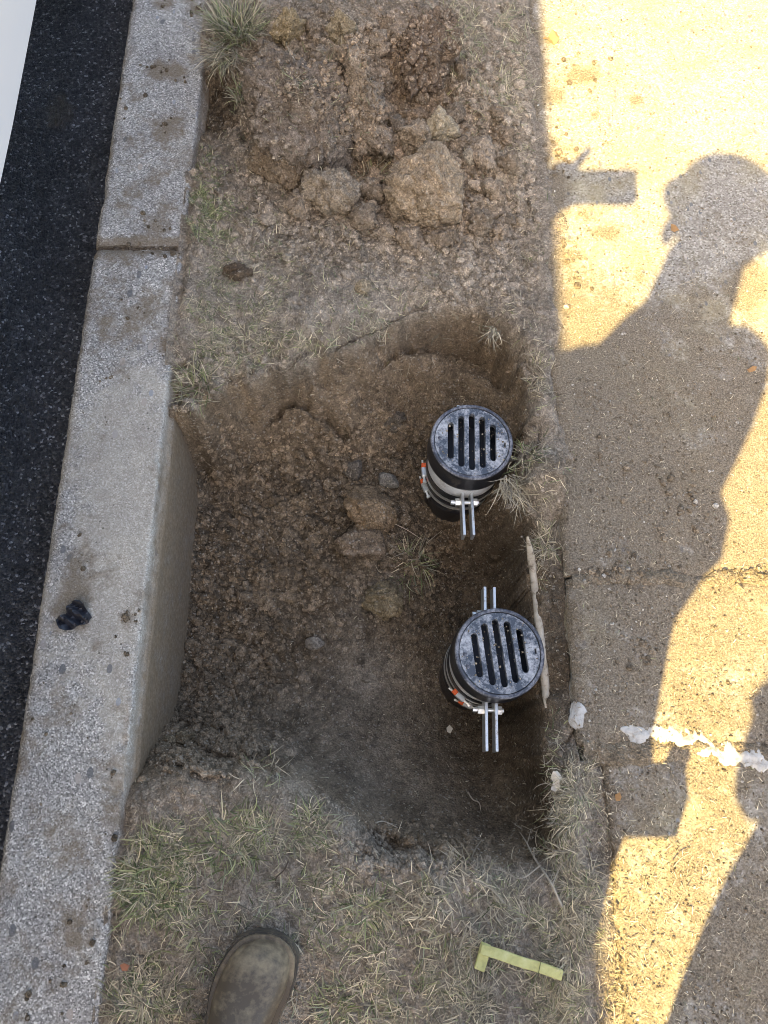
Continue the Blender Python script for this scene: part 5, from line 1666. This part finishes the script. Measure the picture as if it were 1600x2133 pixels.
# the phone in the left hand, camera lens at its right end
ph = empty('phone', (0, 0, 0))
tag(ph, 'dark phone held flat in the left hand of the photographer', 'phone')
ph.matrix_world = Matrix.Translation((0, 0, CAM_H)) @ CAM_R.to_4x4()
bm = bmesh.new()
add_box(bm, -.155, .014, -.038, .040, .0075, .0160)
bmesh.ops.bevel(bm, geom=[e for e in bm.edges if abs(e.verts[0].co.z - e.verts[1].co.z) > .004], offset=.012, segments=5, affect='EDGES', profile=.5)
link('case', bm_mesh('case', bm), M_PLASTIC, ph)
bm = bmesh.new()
add_box(bm, -.144, .003, -.034, .036, .01602, .0163)
link('screen', bm_mesh('screen', bm), mat_plain('phone_glass', (.01, .01, .012), .08, .5), ph)
bm = bmesh.new()
bmesh.ops.create_cone(bm, cap_ends=False, segments=24, radius1=.009, radius2=.009, depth=.002, matrix=Matrix.Translation((0, 0, .0065)))
link('lens_ring', bm_mesh('lens_ring', bm, True), M_STEEL, ph)
# unseen boxy shape added at the right hand for its shadow outline
blocker = tag(empty('shadow_box', (.190, -.640, .640)), 'unseen box added at the right hand of the photographer to cast a boxy shadow', 'blocker')
bm = bmesh.new()
add_box(bm, -.080, .062, -.028, .030, .0, .078, .006, 2)
link('box_body', bm_mesh('box_body', bm), mat_plain('box_brown', (.20, .17, .11), .9, .2, var=.2), blocker)
bm = bmesh.new()
add_box(bm, .020, .055, .0, .022, .079, .125, .005, 2)
link('box_bump', bm_mesh('box_bump', bm), M_TRS, blocker)

cx2, cy2 = .390, -1.05
P2 = {'pelvis': (cx2, cy2, .98), 'waist': (cx2, cy2, 1.12), 'chest': (cx2, cy2 + .01, 1.28), 'upper': (cx2, cy2, 1.42), 'neck': (cx2, cy2 + .01, 1.50), 'skull': (cx2, cy2 + .035, 1.63), 'crown': (cx2, cy2 + .04, 1.71),
      'hipL': (cx2 - .135, cy2, .90), 'kneeL': (cx2 - .165, cy2 + .02, .50), 'shinL': (cx2 - .15, cy2, .32), 'ankleL': (cx2 - .16, cy2 - .01, .12), 'hipR': (cx2 + .105, cy2, .90), 'kneeR': (cx2 + .14, cy2 + .02, .50), 'shinR': (cx2 + .15, cy2, .32), 'ankleR': (cx2 + .16, cy2 - .01, .12),
      'shoL': (cx2 - .175, cy2, 1.40), 'elbL': (cx2 - .215, cy2 - .04, 1.18), 'wriL': (cx2 + .02, cy2 + .20, 1.17), 'palmL': (cx2 + .09, cy2 + .20, 1.20),
      'shoR': (cx2 + .175, cy2, 1.40), 'elbR': (cx2 + .22, cy2 + .06, 1.14), 'wriR': (cx2 + .03, cy2 + .21, 1.10), 'palmR': (cx2 - .05, cy2 + .21, 1.11)}
def fan(p, d, up):
    p, d, up = Vector(p), Vector(d).normalized(), Vector(up).normalized()
    o = {}
    for k, s, L in (('index', .024, .070), ('middle', .008, .078), ('ring', -.008, .072), ('little', -.024, .056)):
        a = p + up * s + d * .045
        o[k] = [tuple(a), tuple(a + d * L * .5), tuple(a + d * L + Vector((0, -.012, 0)))]
    a = p + up * .035 + d * .01
    o['thumb'] = [tuple(a), tuple(a + d * .03 + up * .015)]
    return o
person_b = person('bystander in orange jacket and helmet with folded arms behind the photographer', P2, {'L': fan(P2['palmL'], (1, -.1, .3), (0, 0, 1)), 'R': fan(P2['palmR'], (-1, -.1, .1), (0, 0, 1))}, M_VEST, (cx2, cy2, .004), .80)
boots(person_b, [(cx2 - .165, cy2 + .115, .004, R(8), 1), (cx2 + .165, cy2 + .115, .004, R(-8), -1)])

# ------------------------------------------------------------------ white van at the kerb
M_PAINT = mat_plain('white_paint', (.80, .81, .82), .28, .5, coat=.5)
M_TRIM = mat_plain('dark_trim', (.03, .03, .033), .6)
M_GLASS = mat_plain('dark_glass', (.015, .018, .02), .06, .5)
M_TYRE = mat_plain('tyre_rubber', (.02, .02, .021), .85)
M_LAMP = mat_plain('red_lamp', (.4, .02, .015), .25)
VX = P(36, 165, .35).x          # near side of the van
RG = -.105
van = tag(empty('van', (VX - .95, -.15, RG)), 'tall white van parked in the road beside the kerb', 'van')
van.rotation_euler = (0, 0, R(-.4))
W2 = .95
y_st = [(-3.05, .98), (-3.0, 1.0), (-1.5, 1.0), (.0, 1.0), (1.2, 1.0), (1.75, .99), (2.25, .98), (2.75, .95), (3.2, .88), (3.4, .80)]
top = [2.88, 2.96, 2.97, 2.97, 2.97, 2.80, 2.35, 1.46, 1.24, 1.05]
prof_u = [(-1.0, .0), (-1.0, .30), (-1.0, .62), (-.985, .85), (-.965, .965), (-.90, .995), (0, 1.008), (.90, .995), (.965, .965), (.985, .85), (1.0, .62), (1.0, .30), (1.0, .0)]
v, f = [], []
SILL = .455
for (y, wf), tz in zip(y_st, top):
    for a, b in prof_u: v.append((a * W2 * wf, y, SILL + (tz - SILL) * b))
m = len(prof_u)
for i in range(len(y_st) - 1):
    for j in range(m):
        f.append((i * m + j, i * m + (j + 1) % m, (i + 1) * m + (j + 1) % m, (i + 1) * m + j))
bm = bmesh.new()
bv = [bm.verts.new(p) for p in v]
for q in f: bm.faces.new([bv[i] for i in q])
bm.faces.new(bv[:m][::-1])
bm.faces.new(bv[-m:])
bmesh.ops.recalc_face_normals(bm, faces=bm.faces[:])
link('body', bm_mesh('body', bm, True, 30), M_PAINT, van)
for yy in (-1.42, 2.42):
    for s in (-1, 1):
        xo = s * (W2 - .13)
        wl = empty('wheel', (xo, yy, .34))
        wl.parent = van
        t = lathe('tyre', [(.19, -.10), (.32, -.105), (.338, -.085), (.34, 0), (.338, .085), (.32, .105), (.19, .10)], 40, M_TYRE, wl)
        t.rotation_euler = (0, R(90), 0)
        t = lathe('rim', [(.02, -.05), (.19, -.095), (.195, 0), (.19, .095), (.02, .05)], 30, M_STEEL, wl)
        t.rotation_euler = (0, R(90), 0)
for s in (-1, 1):
    bm = bmesh.new()
    add_box(bm, s * W2 - .008, s * W2 + .008, -2.8, -1.85, .62, .72, .006, 2)
    add_box(bm, s * W2 - .008, s * W2 + .008, -.95, 1.65, .62, .72, .006, 2)
    link('side_moulding', bm_mesh('side_moulding', bm), M_TRIM, van)
    bm = bmesh.new()
    add_box(bm, s * (W2 - .012) - .006, s * (W2 - .012) + .006, .95, 1.7, 1.45, 2.0, .004, 1)
    link('side_window', bm_mesh('side_window', bm), M_GLASS, van)
    bm = bmesh.new()
    add_box(bm, s * .72 - .10, s * .72 + .10, -3.075, -3.04, 1.0, 1.5, .008, 1)
    link('tail_lamp', bm_mesh('tail_lamp', bm), M_LAMP, van)
bm = bmesh.new()
add_box(bm, -.88, .88, -3.15, -3.0, .38, .60, .03, 2)
link('bumper', bm_mesh('bumper', bm), M_TRIM, van)
bm = bmesh.new()
add_box(bm, -.80, .80, 3.25, 3.47, .38, .66, .04, 2)
link('bumper', bm_mesh('bumper', bm), M_TRIM, van)
bm = bmesh.new()
a, b = (1.90, 2.70), (2.62, 1.69)
q = [bm.verts.new(p) for p in ((-.80, a[0], a[1]), (.80, a[0], a[1]), (.84, b[0], b[1]), (-.84, b[0], b[1]))]
fc = bm.faces.new(q)
r = bmesh.ops.extrude_face_region(bm, geom=[fc])
for vv in [g_ for g_ in r['geom'] if isinstance(g_, bmesh.types.BMVert)]: vv.co += Vector((0, .03, .02))
bmesh.ops.recalc_face_normals(bm, faces=bm.faces[:])
link('windscreen', bm_mesh('windscreen', bm), M_GLASS, van)
bm = bmesh.new()
add_box(bm, -.72, .72, -2.9, 2.3, .30, .455 - .002, .01, 1)
link('underbody', bm_mesh('underbody', bm), M_TRIM, van)
